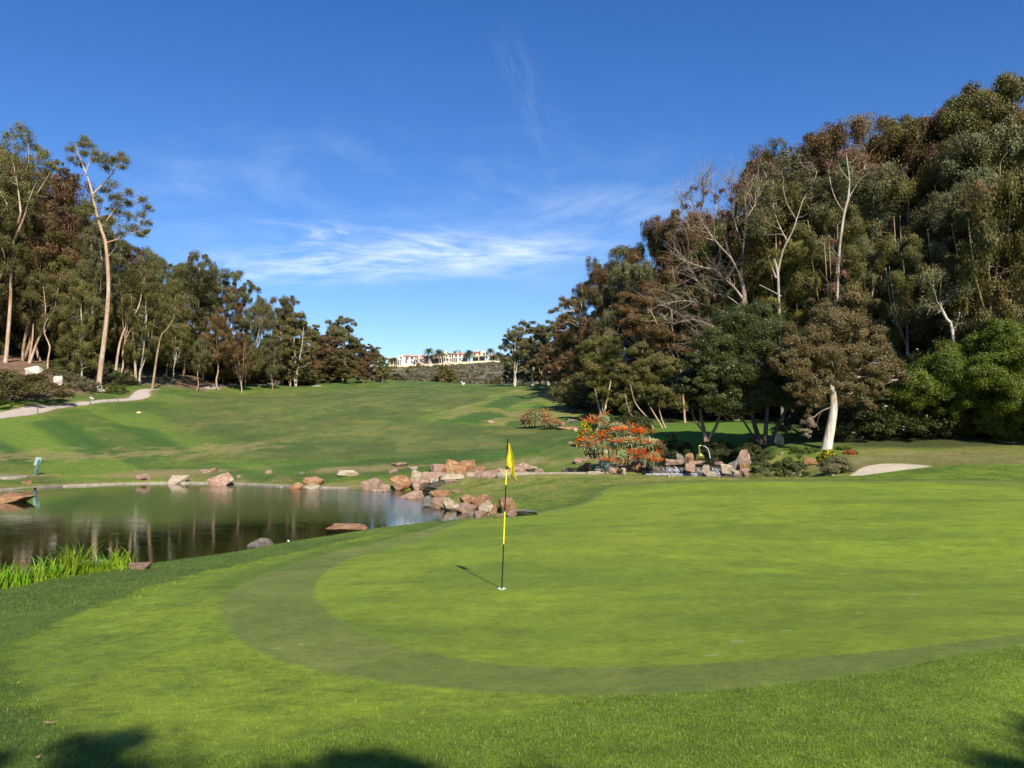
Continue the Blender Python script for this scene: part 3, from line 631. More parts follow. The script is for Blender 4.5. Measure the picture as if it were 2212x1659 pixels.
# smaller trees of the edge
BOUGH = 1.5
def small(name, seed, h, R, n, leaf, leafm, bark, lo=.18, trunk=.22, r=(.6, 1.1), per=70, nsub=7, twist=.35, stems=3, hang=.2, droop=.4):
    T = Tree(seed); g = T.rng
    for k in range(stems):
        a = g.uniform(0, 6.28); e = (math.cos(a) * R * .35, math.sin(a) * R * .35); T.leader(wob_line(h * .8, e, 7, twist * .4, g, z0=-.4), trunk * g.uniform(.7, 1), .04, 6)
    crown_fill(T, h * lo, h * .93, R, lambda t: .62 + .48 * math.sin(math.pi * min(1, t + .05)) - .35 * t ** 4, n, r[0], r[1], nsub=nsub, per=per, leaf=leaf, droop=droop, hang=hang)
    return proto(name, T, bark, leafm, h)
small('edge_tree', 21, 9, 3.0, 44, .2, L_olive, B_pale)
small('edge_tree_wide', 22, 8, 3.8, 52, .2, L_olive, B_tan, lo=.15)
small('far_tree', 23, 12, 4.4, 40, .36, L_olive, B_pale, r=(1.0, 1.8), per=48, lo=.1)
small('far_tree_open', 24, 14, 4.0, 26, .34, L_grey, B_white, r=(.9, 1.6), per=46, lo=.25)
def shrub(name, seed, h, R, n, leaf, leafm, r=(.3, .6), per=60, nsub=6, droop=0.0, width=.34):
    T = Tree(seed); g = T.rng; T.leader(wob_line(h * .5, (0, 0), 4, .05, g, z0=-.2), .05 * h, .02, 5)
    for i in range(n):
        a = i * 2.39996; q = math.sqrt((i + .5) / n); zt = h * math.sqrt(max(0, 1 - q * q)) * .82; rr = g.uniform(*r)
        z = zt * g.uniform(.55, 1.0); T.clump((q * R * math.cos(a), q * R * math.sin(a), max(z, rr * .4)), rr, nsub=nsub, per=per, leaf=leaf, droop=droop, width=width)
    return proto(name, T, B_dark, leafm, h)
shrub('round_shrub', 31, 2.0, 1.8, 30, .14, L_olive)
shrub('low_shrub', 32, 1.0, 1.6, 26, .09, L_olive, r=(.2, .4))
shrub('loose_shrub', 33, 1.6, 1.9, 26, .13, L_grey, r=(.3, .55), per=40)
shrub('fine_shrub', 34, 1.1, 1.2, 34, .055, L_dark, r=(.18, .34), per=90, nsub=7)

def plant(pname, kind, x, y, ztop=None, h=None, label='', cat='tree', group=None, leafm=None, bark=None, rz=None, wide=1.0, z=None, sink=0.0):
    """one tree or shrub: an Empty on the ground with a trunk and a crown"""
    tr, cr, ph = PROTO[pname]; z = h1(x, y) if z is None else z
    H_ = h if h is not None else ztop - z; s = H_ / ph
    e = empty(kind, (x, y, z - sink), label, cat, group, RZ.uniform(0, 6.28) if rz is None else rz); e.scale = (s * wide, s * wide, s)
    for me, nm, mt in ((tr, 'trunk' if cat == 'tree' else 'stem', bark), (cr, 'crown' if cat == 'tree' else 'foliage', leafm)):
        if me is None: continue
        o = bpy.data.objects.new(nm, me); link(o, e)
        if mt is not None:
            o.material_slots[0].link = 'OBJECT'; o.material_slots[0].material = mt
    return e
def plant_v(pname, kind, vx, vtop, d, **kw):
    a, _ = ray(vx, 800); top = at(vx, vtop, d); return plant(pname, kind, a * d, d, ztop=top.z, **kw)
RZ = random.Random(4)
# ---------------------------------------------------------------- the wood on the left
ORD = ['first', 'second', 'third', 'fourth', 'fifth', 'sixth', 'seventh', 'eighth', 'ninth', 'tenth', 'eleventh', 'twelfth', 'thirteenth', 'fourteenth', 'fifteenth', 'sixteenth', 'seventeenth', 'eighteenth', 'nineteenth', 'twentieth']
ORD += ['twenty ' + q for q in ORD[:9]] + ['thirtieth'] + ['thirty ' + q for q in ORD[:9]]
LMN = {}
def crown_word(m): return {'olive eucalyptus leaves': 'olive', 'rusty eucalyptus leaves': 'rusty brown', 'grey green eucalyptus leaves': 'grey green', 'yellow green eucalyptus leaves': 'yellow green', 'dark glossy leaves': 'dark green'}[m.name]
def rank_label(side, row, m, vx):
    k = (side, row); LMN[k] = LMN.get(k, -1) + 1; o = ORD[LMN[k]]
    if row == 'b': return '%s crowned skyline eucalyptus of the %s wood, %s from the left' % (crown_word(m), side, o)
    if row == 'm': return '%s eucalyptus hemmed in inside the %s wood, %s from the left there' % (crown_word(m), side, o)
    return '%s eucalyptus in the front rank of the %s wood, %s from the left' % (crown_word(m), side, o)
def skyline(pts, x):
    return float(np.interp(x, [p[0] for p in pts], [p[1] for p in pts]))
GL = 'eucalyptus trees of the left wood'; GRT = 'eucalyptus trees of the right wood'
LS = [(-260,300),(-60,290),(0,300),(40,345),(90,420),(130,412),(165,430),(200,470),(240,500),(285,500),(325,512),(360,530),(430,545),(470,560),(500,600),(560,612),(625,640),(670,690)]
rs = random.Random(11)
# back, middle and front ranks; ranks run away from the camera along the fairway
spots = []
x = -100
while x < 680:
    t = (x + 250) / 930; spots.append((x, skyline(LS, x) + rs.uniform(-8, 30), 128 + 42 * max(0, (x - 250) / 430) + rs.uniform(-5, 8), 'b')); x += rs.uniform(30, 44)
x = -90
while x < 640:
    spots.append((x, skyline(LS, x) + rs.uniform(40, 120), 118 + 40 * max(0, (x - 250) / 430) + rs.uniform(-5, 5), 'm')); x += rs.uniform(36, 56)
x = -80
while x < 640:
    if not (180 < x < 245): spots.append((x, skyline(LS, x) + rs.uniform(90, 190), 110 + 40 * max(0, (x - 250) / 430) + rs.uniform(-3, 4), 'f'))
    x += rs.uniform(48, 80)
kinds = ['tall_full', 'tall_open', 'tall_lean', 'tall_round', 'tall_narrow', 'tall_umbrella', 'tall_twin']
for k, (vx, vt, d, row) in enumerate(spots):
    pn = rs.choice(kinds if row == 'b' else ['tall_full', 'tall_full', 'tall_round', 'tall_twin', 'tall_lean'] if row == 'm' else ['tall_full', 'tall_lean', 'tall_open', 'tall_twin'])
    lm = rs.choice([L_olive, L_olive, L_olive, L_brown, L_grey, L_dark] if row != 'b' else [L_olive, L_olive, L_brown, L_grey])
    lab = rank_label('left', row, lm, vx)
    plant_v(pn, 'eucalyptus_tree', vx, vt, d, label=lab, group=GL + {'b': ', back rank', 'm': ', middle', 'f': ', front rank'}[row], leafm=lm, bark=rs.choice([B_pale, B_pale, B_tan, B_white]), wide=rs.uniform(.85, 1.1))
# the first trees at the left edge of the photograph: tall, high forked crown
def vt(vx, vy, d, dy=0.0): p = at(vx, vy, d + dy); return np.array([p.x, p.y, p.z])
CL = 1.22
def tall_tree(name, base, trunk_pts, forks, clumps, d, label, leafm, bark, r0, leaf=.3, ry=3.0, seed=5, group=None, r_end=.1, per=60, flat=.8, hang=.25):
    """a tree whose limbs are laid out at its own distance d"""
    T = Tree(seed); b = vt(base[0], base[1], d); z0 = h1(b[0], b[1]); o = np.array([b[0], b[1], z0])
    line = [vt(x, y, d) - o for x, y in trunk_pts]; line[0][2] = -.6
    T.leader(line, r0, r_end, 9)
    for f in forks:
        dys = np.linspace(0, T.rng.uniform(-ry, ry), len(f) - 1); w0 = f[0]
        T.leader([vt(x, y, d, dy) - o for (x, y), dy in zip(f[1:], dys)], w0, max(.035, w0 * .25), 6)
    for (x, y, r) in clumps:
        T.clump(vt(x, y, d, T.rng.uniform(-ry, ry)) - o, r * CL * d / FPX, nsub=6, per=per, leaf=leaf, droop=.5, hang=hang, flat=flat, sub=.45)
    tr, cr = T.meshes(name, bark, leafm); e = empty(name, tuple(o), label, 'tree', group)
    link(bpy.data.objects.new('trunk', tr), e)
    if cr: link(bpy.data.objects.new('crown', cr), e)
    return e
tall_tree('eucalyptus_tree', (212,842), [(212,842),(218,790),(227,720),(234,640),(233,580),(228,525),(217,490),(206,450),(200,420)],
    [(.16,(200,420),(190,385),(176,350),(165,318)), (.15,(200,420),(222,398),(245,372),(262,345)), (.08,(203,440),(225,420),(238,405)), (.12,(226,525),(250,518),(280,505),(305,478)),
     (.10,(217,490),(235,470),(255,440),(268,425)), (.07,(280,505),(300,500),(322,515)), (.06,(230,560),(245,540),(252,532)), (.06,(186,372),(196,340),(205,320)), (.06,(248,368),(258,345),(272,335)), (.05,(210,470),(196,462),(190,460))],
    [(155,322,13),(168,308,12),(182,300,13),(193,312,12),(160,340,13),(172,352,10),(200,330,15),(210,345,14),(188,330,12),(222,338,15),(235,350,13),(228,362,12),(258,335,14),(268,345,12),(262,358,10),(246,340,10),
     (240,395,15),(228,410,13),(208,428,13),(190,446,14),(200,456,10),(262,425,17),(275,415,13),(250,440,16),(238,452,13),(280,440,12),(262,460,18),(248,478,15),(285,465,14),(272,490,18),(255,505,13),(295,492,13),(310,430,13),(318,448,12),(308,462,11),(316,480,12),(304,505,11),(318,500,10),(245,425,11),(230,470,9)],
    106, 'tallest eucalyptus at the left, slender pale trunk standing alone before the wood', L_olive, B_pale, .36, leaf=.27, seed=41, per=62, r_end=.17)
tall_tree('eucalyptus_tree', (10,812), [(10,812),(16,740),(22,660),(24,600),(30,520),(45,460)],
    [(.2,(30,520),(52,470),(60,440),(75,400)), (.16,(45,460),(38,400),(28,350)), (.12,(60,440),(82,415),(104,380),(118,355)), (.1,(28,470),(10,430),(-8,400)), (.08,(38,400),(60,360),(62,320))],
    [(40,275,18),(20,290,20),(55,285,17),(5,310,24),(30,315,22),(62,305,18),(78,320,16),(90,340,17),(70,345,18),(45,340,22),(15,345,24),(-10,340,26),(105,352,14),(118,362,12),(95,368,14),(60,372,16),(30,375,18),(0,385,22),(-15,400,24),(68,420,13),(60,435,12),(12,425,20),(100,330,12),(-30,360,30),(128,350,9),(48,400,13)],
    108, 'eucalyptus at the left edge with a high forked white trunk and rusty top', L_olive, B_pale, .30, leaf=.3, seed=43, per=62)
# leaning pale trunks seen under the crowns
for (b, pts, cl, lab) in [
    ((62,782), [(62,782),(78,745),(98,700),(112,665),(122,630)], [(128,615,30),(105,600,30),(140,590,26)], 'eucalyptus leaning right beside the white stump, V-shaped pale base'),
    ((70,783), [(62,783),(66,760),(70,735),(72,700)], [(72,670,28),(60,640,26)], 'short pale eucalyptus rising straight from the base of the leaning one'),
    ((248,778), [(248,778),(258,745),(275,700),(292,678),(303,650),(312,600)], [(315,590,30),(335,575,26),(295,580,26)], 'eucalyptus bending right just behind the tallest tree'),
    ((330,770), [(330,770),(345,735),(360,712),(374,690)], [(385,670,30),(370,650,28),(400,645,24)], 'thick reddish leaning trunk halfway along the left wood'),
    ((536,800), [(536,800),(548,760),(556,730),(562,705)], [(565,690,20),(555,670,18),(575,660,16)], 'pale leaning eucalyptus near the bins at the far end of the wood'),
    ((300,790), [(296,790),(290,750),(285,700),(284,640)], [(284,620,28),(270,600,26)], 'thin upright trunk to the right of the tallest tree')]:
    tall_tree('eucalyptus_tree', b, pts, [], cl, 112 if b[0] < 400 else 150, lab, L_olive, B_pale if 'reddish' not in lab else B_tan, .21, seed=b[0], r_end=.07, leaf=.34)
# smaller round-topped trees towards the middle of the picture
for (vx, top, d, pn, lm, wd, lab) in [(640,672,150,'far_tree_open',L_olive,1.0,'thin eucalyptus with a bare white lower trunk near the end of the left wood'),
    (672,700,176,'far_tree',L_olive,1.1,'broad olive tree right of the thin white trunk'),(732,680,182,'far_tree',L_grey,1.0,'tallest grey green tree of the middle clump'),
    (700,722,168,'far_tree',L_brown,1.2,'bushy brownish tree in front of the grey green one'),(765,728,186,'far_tree',L_olive,1.1,'olive tree right of the tallest one in the middle clump'),
    (800,742,182,'far_tree',L_olive,1.25,'round olive tree near the right end of the middle clump'),(826,768,178,'far_tree',L_olive,.9,'rightmost tree of the middle clump, below the first house'),
    (740,752,164,'far_tree',L_olive,1.3,'low spreading tree in front of the middle clump'),(655,742,160,'far_tree',L_brown,1.1,'low brownish tree left of the middle clump'),
    (785,770,170,'far_tree',L_brown,1.1,'low tree hiding trunks at the foot of the middle clump'),(600,735,160,'edge_tree',L_yel,.9,'small yellow green tree behind the bins'),(627,772,150,'edge_tree',L_olive,.9,'small tree with a thin white stem at the fairway edge')]:
    plant_v(pn, 'eucalyptus_tree', vx, top, d, label=lab, leafm=lm, wide=wd)
# bushes along the cart path
for (vx, top, d, pn, lm, wd, lab) in [(18,798,88,'round_shrub',L_olive,1.6,'big olive bush by the cart path at the left edge'),(-30,790,92,'round_shrub',L_olive,1.5,'olive bush half outside the left edge'),
    (118,790,104,'loose_shrub',L_olive,1.0,'dark bush between the two white stumps'),(150,800,102,'loose_shrub',L_grey,1.1,'grey green bush left of the tallest tree'),(182,812,100,'loose_shrub',L_shrub,.9,'straggly grey bush at the foot of the tallest tree'),
    (150,770,112,'round_shrub',L_dark,1.1,'dark tall bush behind the grey green one'),(205,780,112,'round_shrub',L_dark,1.1,'dark bush directly behind the tallest trunk'),(250,800,110,'round_shrub',L_dark,1.3,'dark bush casting shade beside the cart path bend'),(280,818,112,'low_shrub',L_dark,1.5,'low dark bush at the cart path bend'),
    (342,800,132,'loose_shrub',L_shrub,1.1,'small sunny bush on the reddish bank'),(390,790,142,'loose_shrub',L_dark,1.3,'dark bush at the top of the reddish bank'),(435,792,140,'round_shrub',L_yel,1.3,'large light green bush at the end of the reddish bank'),(410,802,138,'loose_shrub',L_shrub,1.1,'light bush left of the large one on the bank'),(462,795,146,'loose_shrub',L_olive,1.3,'bush where the cart path reappears'),
    (525,808,160,'loose_shrub',L_dark,1.1,'dark green bush left of the bins'),(560,806,164,'loose_shrub',L_dark,1.2,'dark green bush just behind the bins'),(500,812,156,'low_shrub',L_olive,1.2,'low bush above the visible stretch of path'),(640,800,158,'round_shrub',L_olive,1.3,'bush right of the bins under the small trees'),(680,806,164,'round_shrub',L_olive,1.3,'rounded bush at the foot of the middle clump'),(240,822,104,'low_shrub',L_bright,1.0,'low bright green bush right of the tallest trunk'),
    (358,826,128,'low_shrub',L_olive,.5,'tiny bush alone on the reddish litter'),(718,806,166,'round_shrub',L_dark,1.2,'dark rounded bush under the middle clump'),(855,812,205,'round_shrub',L_shrub,1.0,'pale dry bush right of the middle clump')]:
    plant_v(pn, 'bush', vx, top, d, label=lab, cat='bush', leafm=lm, wide=wd)

# ---------------------------------------------------------------- the wood on the right
RS = [(1220,640),(1245,585),(1290,560),(1340,560),(1375,510),(1450,455),(1490,440),(1560,430),(1620,380),(1650,330),(1690,310),(1740,315),(1790,275),(1850,255),(1885,262),(1930,290),(2000,262),(2060,235),(2110,215),(2150,195),(2212,178),(2450,185)]
rs = random.Random(23); spots = []
def dback(x): return float(np.interp(x, [1230, 1400, 1600, 1800, 2000, 2212, 2450], [118, 100, 88, 80, 74, 68, 62]))
x = 1240
while x < 2330:
    spots.append((x, skyline(RS, x) + rs.uniform(-6, 16), dback(x) + rs.uniform(-1, 3), 'b')); x += rs.uniform(34, 54)
x = 1265
while x < 2300:
    spots.append((x, skyline(RS, x) + rs.uniform(50, 130), dback(x) - rs.uniform(5, 8), 'm')); x += rs.uniform(52, 80)
x = 1290
while x < 2300:
    spots.append((x, skyline(RS, x) + rs.uniform(140, 260), dback(x) - rs.uniform(10, 13), 'f')); x += rs.uniform(70, 105)
for k, (vx, vtp, d, row) in enumerate(spots):
    pn = rs.choice({'b': ['near_round', 'near_round', 'near_full', 'near_open'], 'm': ['near_full', 'near_open', 'near_round', 'near_droopy'], 'f': ['near_full', 'near_droopy', 'near_open']}[row])
    if vx < 1400: lm = rs.choice([L_grey, L_olive, L_brown])
    elif vx < 1650: lm = rs.choice([L_brown, L_olive, L_brown, L_olive])
    else: lm = rs.choice({'b': [L_brown, L_brown, L_olive, L_olive], 'm': [L_olive, L_olive, L_grey, L_brown], 'f': [L_olive, L_grey, L_olive, L_yel]}[row])
    lab = rank_label('right', row, lm, vx)
    plant_v(pn, 'eucalyptus_tree', vx, vtp, d, label=lab, group=GRT + {'b': ', back rank', 'm': ', middle', 'f': ', front rank'}[row], leafm=lm, bark=rs.choice([B_pale, B_tan, B_tan, B_white]), wide=rs.uniform(.9, 1.15))
# trees far up the fairway on the right
for (vx, top, d, pn, lm, wd, lab) in [(1112,700,168,'far_tree_open',L_grey,.9,'leftmost pale trunked tree of the group beyond the fairway'),(1150,690,172,'far_tree_open',L_olive,1.1,'tall open tree with two white trunks beyond the fairway'),(1185,688,166,'far_tree_open',L_grey,1.0,'tall white trunked tree beside the far grass mound'),
    (1130,728,180,'far_tree',L_olive,1.0,'denser olive tree behind the pale trunked ones'),(1170,735,182,'far_tree',L_olive,1.2,'dark olive tree at the back of the far group'),(1212,705,150,'far_tree',L_brown,1.0,'rusty tree where the far group meets the right wood'),(1100,772,185,'far_tree',L_grey,.7,'small weeping tree at the left foot of the far group'),(1235,690,138,'far_tree',L_brown,1.1,'brown tree right of the far grass mound'),(1215,750,168,'far_tree',L_dark,1.2,'dark low tree behind the far grass mound'),(1250,740,125,'far_tree',L_dark,1.1,'dark tree in the shade at the mouth of the right wood'),(1150,770,190,'far_tree',L_dark,1.4,'dark low tree closing the gap behind the far trunks')]:
    plant_v(pn, 'eucalyptus_tree', vx, top, d, label=lab, leafm=lm, wide=wd, bark=B_white if 'white' in lab or 'pale' in lab else None)
# a thin leaning tree against the sky and the dead one
tall_tree('eucalyptus_tree', (1290,860), [(1290,860),(1292,800),(1285,740),(1270,700)], [(.1,(1285,740),(1262,700),(1240,672),(1222,650)), (.08,(1270,700),(1258,670),(1255,650)), (.06,(1240,672),(1220,672),(1205,668))],
    [(1215,645,8),(1228,650,8),(1212,658,6),(1240,652,9),(1203,668,7),(1192,672,7),(1218,680,9),(1208,690,8),(1248,668,9),(1235,690,10),(1262,680,12)], 108, 'thin rusty tree leaning left over the fairway against the sky', L_brown, B_white, .2, leaf=.24, seed=8, r_end=.09)
def dead_tree():
    d = 72; T = Tree(77); b = vt(1590, 900, d); z0 = h1(b[0], b[1]); o = np.array([b[0], b[1], z0]); g = T.rng
    T.leader([np.array([0, 0, -.6])] + [vt(x, y, d) - o for x, y in [(1592,800),(1600,700),(1608,640),(1600,600)]], .34, .2, 8)
    limbs = [(.2,(1606,648),(1585,620),(1560,600),(1548,585)), (.17,(1600,600),(1580,560),(1545,520),(1510,470),(1490,420)), (.15,(1548,585),(1510,575),(1470,560)), (.16,(1600,600),(1605,540),(1612,470),(1608,420),(1612,380)),
             (.13,(1580,560),(1560,500),(1545,440),(1535,395)), (.12,(1605,540),(1590,490),(1580,440),(1575,400)), (.1,(1545,520),(1500,505),(1478,470),(1475,440)), (.1,(1612,470),(1632,440),(1640,410)), (.09,(1510,470),(1520,430),(1518,395)),
             (.12,(1604,690),(1560,672),(1510,655),(1470,650),(1430,660)), (.1,(1602,720),(1560,712),(1500,690),(1455,700)), (.1,(1600,750),(1570,725),(1530,725),(1490,740)), (.09,(1598,660),(1570,640),(1530,630),(1500,600))]
    ends = []
    for f in limbs:
        dys = np.linspace(0, g.uniform(-3, 1.5), len(f) - 1); P = [vt(x, y, d, dy) - o for (x, y), dy in zip(f[1:], dys)]; pts, _ = T.leader(P, f[0] * .72, .03, 5); ends.append(pts)
    for pts in ends:
        for _ in range(26):
            i = g.integers(len(pts) // 3, len(pts)); a = pts[i]; dr = (pts[-1] - pts[0]); dr /= np.linalg.norm(dr); dr = dr * .8 + g.normal(size=3) * .55 + np.array([0, 0, .25]); l = g.uniform(.8, 2.8)
            e = a + dr / np.linalg.norm(dr) * l; T.wood.tube(bez(a, e, g.uniform(-.1, .3), 5, rng=g, wob=.06), np.linspace(.035, .006, 5), 3, cap=False)
            for _ in range(3):
                q = a + (e - a) * g.uniform(.4, 1); e2 = q + (e - a) * .35 + g.normal(size=3) * .45; T.wood.tube(bez(q, e2, .05, 3), np.linspace(.014, .005, 3), 3, cap=False)
    for (x, y, r) in [(1500,405,13),(1488,420,14),(1525,415,9),(1545,425,12),(1560,410,10),(1480,445,12),(1510,440,12),(1600,400,12),(1580,430,10),(1565,460,14),(1530,470,9),(1620,430,12),(1590,500,12),(1600,560,12),(1580,580,10),(1540,640,10),(1500,660,9)]:
        T.clump(vt(x, y, d, g.uniform(-3, 1)) - o, r * d / FPX, nsub=5, per=22, leaf=.24, droop=.6, hang=.4, branch=False)
    tr, cr = T.meshes('dead_tree', B_dead, L_dead); e = empty('dead_tree', tuple(o), 'half dead tree with bare bleached branches and brown leaf tufts, in the right wood', 'tree'); link(bpy.data.objects.new('trunk', tr), e); link(bpy.data.objects.new('crown', cr), e)
dead_tree()
tall_tree('eucalyptus_tree', (1690,800), [(1690,900),(1686,760),(1682,640),(1680,590),(1672,560)], [(.10,(1680,590),(1692,540),(1712,500),(1722,470),(1735,430)), (.1,(1676,600),(1664,570),(1660,555)), (.08,(1720,475),(1700,440),(1690,400)), (.08,(1735,430),(1755,400),(1765,370)), (.06,(1688,640),(1660,625),(1640,615)), (.07,(1700,520),(1680,480),(1670,440))],
    [(1680,310,20),(1700,325,20),(1665,335,18),(1690,350,22),(1720,345,22),(1740,370,20),(1710,380,20),(1670,380,20),(1650,360,14),(1755,395,18),(1730,410,18),(1695,415,18),(1650,430,20),(1665,455,18),(1640,470,20),(1640,500,18),(1770,420,16),(1765,450,16)],
    64, 'grey green eucalyptus with a white forked trunk, tallest in the middle of the right wood', L_grey, B_soft, .14, seed=51, leaf=.2, ry=2, per=90)
tall_tree('eucalyptus_tree', (1835,700), [(1806,900),(1808,700),(1812,560),(1818,500),(1824,460),(1832,430)], [(.09,(1832,430),(1835,390),(1830,350),(1828,330)), (.06,(1832,430),(1850,400),(1862,385),(1880,372)), (.05,(1824,460),(1805,430),(1795,400),(1790,370)), (.07,(1834,390),(1815,365),(1810,340))],
    [(1795,350,13),(1815,335,13),(1835,325,13),(1860,340,13),(1880,360,13),(1850,360,9),(1800,375,9),(1806,560,16),(1822,590,18),(1800,620,20),(1820,650,20),(1795,520,12)], 62, 'tree with a thin Y-shaped white trunk and sparse reddish top, right wood', L_dead, B_soft, .075, seed=52, leaf=.17, ry=1.2, per=36)
tall_tree('eucalyptus_tree', (2075,820), [(2075,860),(2058,720),(2045,690),(2030,660)], [(.1,(2045,690),(2035,672),(2020,680)), (.08,(2058,720),(2070,690),(2075,660))], [(2030,630,26),(2060,640,26),(2000,660,24),(2080,620,26),(2010,600,26)], 57, 'tree with a crooked white trunk above the bright green bushes', L_grey, B_white, .16, seed=53, leaf=.2, ry=1.2, per=80)
# smaller trees standing at the edge of the right wood
def edge_tree(name, base, d, limbs, crown, label, leafm, bark, leaf, seed, per=90, nsub=8, n_in=0, droop=.4, hang=.15, cat='tree', ryf=.8, sub=.42):
    """trunk limbs and crown lobes (x, y, radius in view units) at distance d"""
    T = Tree(seed); g = T.rng; b = vt(base[0], base[1], d); o = np.array([b[0], b[1], h1(b[0], b[1])])
    for f in limbs:
        dys = np.linspace(0, g.uniform(-1.2, 1.2), len(f) - 2) + (3.8 if leafm is L_bright else 0); P = [vt(x, y, d, dy) - o for (x, y), dy in zip(f[2:], dys)]
        if abs(P[0][2]) < 1.0 and math.hypot(P[0][0], P[0][1]) < 1.5: P[0][2] = -.3
        T.leader(P, f[0], f[1], 8)
    for (x, y, r, m) in crown:                      # each lobe becomes m clumps through a ball of radius r
        dy = 2.2 if (leafm is L_bright and y > 868) else 0.0; R_ = r * d / FPX; c0 = vt(x, y, d, dy) - o
        for k in range(m):
            u = g.normal(size=3); u /= np.linalg.norm(u); c = c0 + u * R_ * g.uniform(.45, .95) * np.array([1, ryf, .9])
            T.clump(c, R_ * g.uniform(.30, .46), nsub=nsub, per=int(per * 1.25), leaf=leaf, droop=droop, hang=hang, sub=sub, branch=(k % 4 == 0 and y < base[1] - 150), ctr=c0, tb=g.normal(0, .1))
    tr, cr = T.meshes(name, bark, leafm); e = empty(name, tuple(o), label, cat); link(bpy.data.objects.new('trunk', tr), e); link(bpy.data.objects.new('crown', cr), e); return e
edge_tree('paperbark_tree', (1785,972), 48, [(.36,.20,(1783,974),(1794,925),(1801,880),(1797,835)), (.14,.04,(1798,850),(1785,800),(1765,750)), (.14,.04,(1799,860),(1815,810),(1835,750)), (.14,.03,(1797,835),(1795,770),(1792,700))],
    [(1690,775,36,14),(1925,805,34,14),(1835,655,34,12),(1768,662,30,10),(1745,880,24,8),(1875,885,22,6),(1800,700,60,34),(1745,735,58,30),(1862,740,58,30),(1722,790,45,20),(1885,790,48,22),(1800,770,62,34),(1765,830,44,22),(1840,835,44,22),(1720,830,30,10),(1895,840,28,10)],
    'reddish brown paperbark with a stout white leaning trunk by the flower bed', L_paper, B_white, .15, 61, per=70)
edge_tree('dead_branch', (1750,945), 47.6, [(.05,.02,(1796,880),(1775,888),(1755,905),(1742,925)), (.03,.01,(1775,888),(1765,910),(1768,930)), (.03,.01,(1760,900),(1740,905),(1730,925))], [(1752,915,20,8),(1740,935,14,5)],
    'hanging bunch of dry cream leaves on the left of the white paperbark trunk', mat_leaf('withered cream leaves', (.26,.21,.13), (.33,.27,.17), (.20,.14,.08)), B_dead, .13, 62, per=30, nsub=5, droop=.8, cat='branch')
edge_tree('fig_tree', (1640,965), 52, [(.2,.10,(1650,962),(1632,925),(1620,880),(1600,830)), (.2,.10,(1652,962),(1655,915),(1660,860)), (.18,.08,(1656,962),(1680,920),(1700,880),(1705,840)), (.12,.05,(1650,955),(1610,915),(1590,885))],
    [(1600,705,60,40),(1650,735,66,44),(1545,745,48,26),(1690,790,50,28),(1590,795,60,40),(1530,800,36,18),(1640,845,52,32),(1700,850,44,24),(1590,865,44,24),(1545,845,40,18),(1650,690,44,20),(1500,780,26,10),(1500,830,28,10)],
    'dense dark green fig tree with several low trunks, left of the paperbark', L_dark, B_dark, .14, 63, per=85, droop=.15)
edge_tree('fig_tree', (1528,955), 54, [(.16,.08,(1525,955),(1520,925),(1515,905),(1512,880)), (.14,.06,(1528,952),(1545,925),(1552,905),(1560,880)), (.1,.05,(1518,930),(1500,905),(1495,880))],
    [(1510,850,40,12),(1555,840,36,10),(1480,830,34,10),(1530,800,36,10)], 'small dark tree with bent grey trunks behind the bird fountain', L_dark, B_tan, .14, 64, per=75, droop=.2)
edge_tree('melaleuca_tree', (1300,900), 88, [(.18,.06,(1300,905),(1292,870),(1285,840)), (.16,.06,(1302,905),(1312,860),(1320,820)), (.1,.04,(1303,900),(1300,850),(1298,810))],
    [(1300,745,40,16),(1280,790,34,12),(1325,790,34,12),(1305,830,34,10),(1268,760,24,8),(1290,860,24,6),(1320,865,20,4)], 'olive brown tree with thin pale stems at the left end of the right wood', L_olive, B_pale, .2, 65, per=60)
edge_tree('melaleuca_tree', (1395,935), 68, [(.08,.03,(1440,940),(1420,905),(1400,870),(1390,830)), (.08,.03,(1415,945),(1400,905),(1372,870),(1362,830)), (.06,.03,(1440,930),(1425,890),(1425,850)), (.06,.03,(1392,930),(1360,890),(1350,850))],
    [(1400,790,46,18),(1370,830,40,14),(1440,790,36,12),(1425,850,34,10),(1345,800,26,8),(1380,760,30,8),(1350,870,24,6),(1460,850,22,6)], 'olive tree with crooked pale stems behind the flowering aloes', L_olive, B_pale, .18, 66, per=62)
edge_tree('eucalyptus_tree', (1480,900), 74, [(.12,.04,(1480,900),(1470,800),(1450,700)), (.08,.03,(1470,800),(1430,720),(1400,660))], [(1360,690,40,14),(1420,720,40,14),(1470,740,36,12),(1400,640,36,12),(1340,650,30,10)],
    'reddish brown tree leaning left in the shade of the right wood', L_brown, B_pale, .22, 67, per=55)
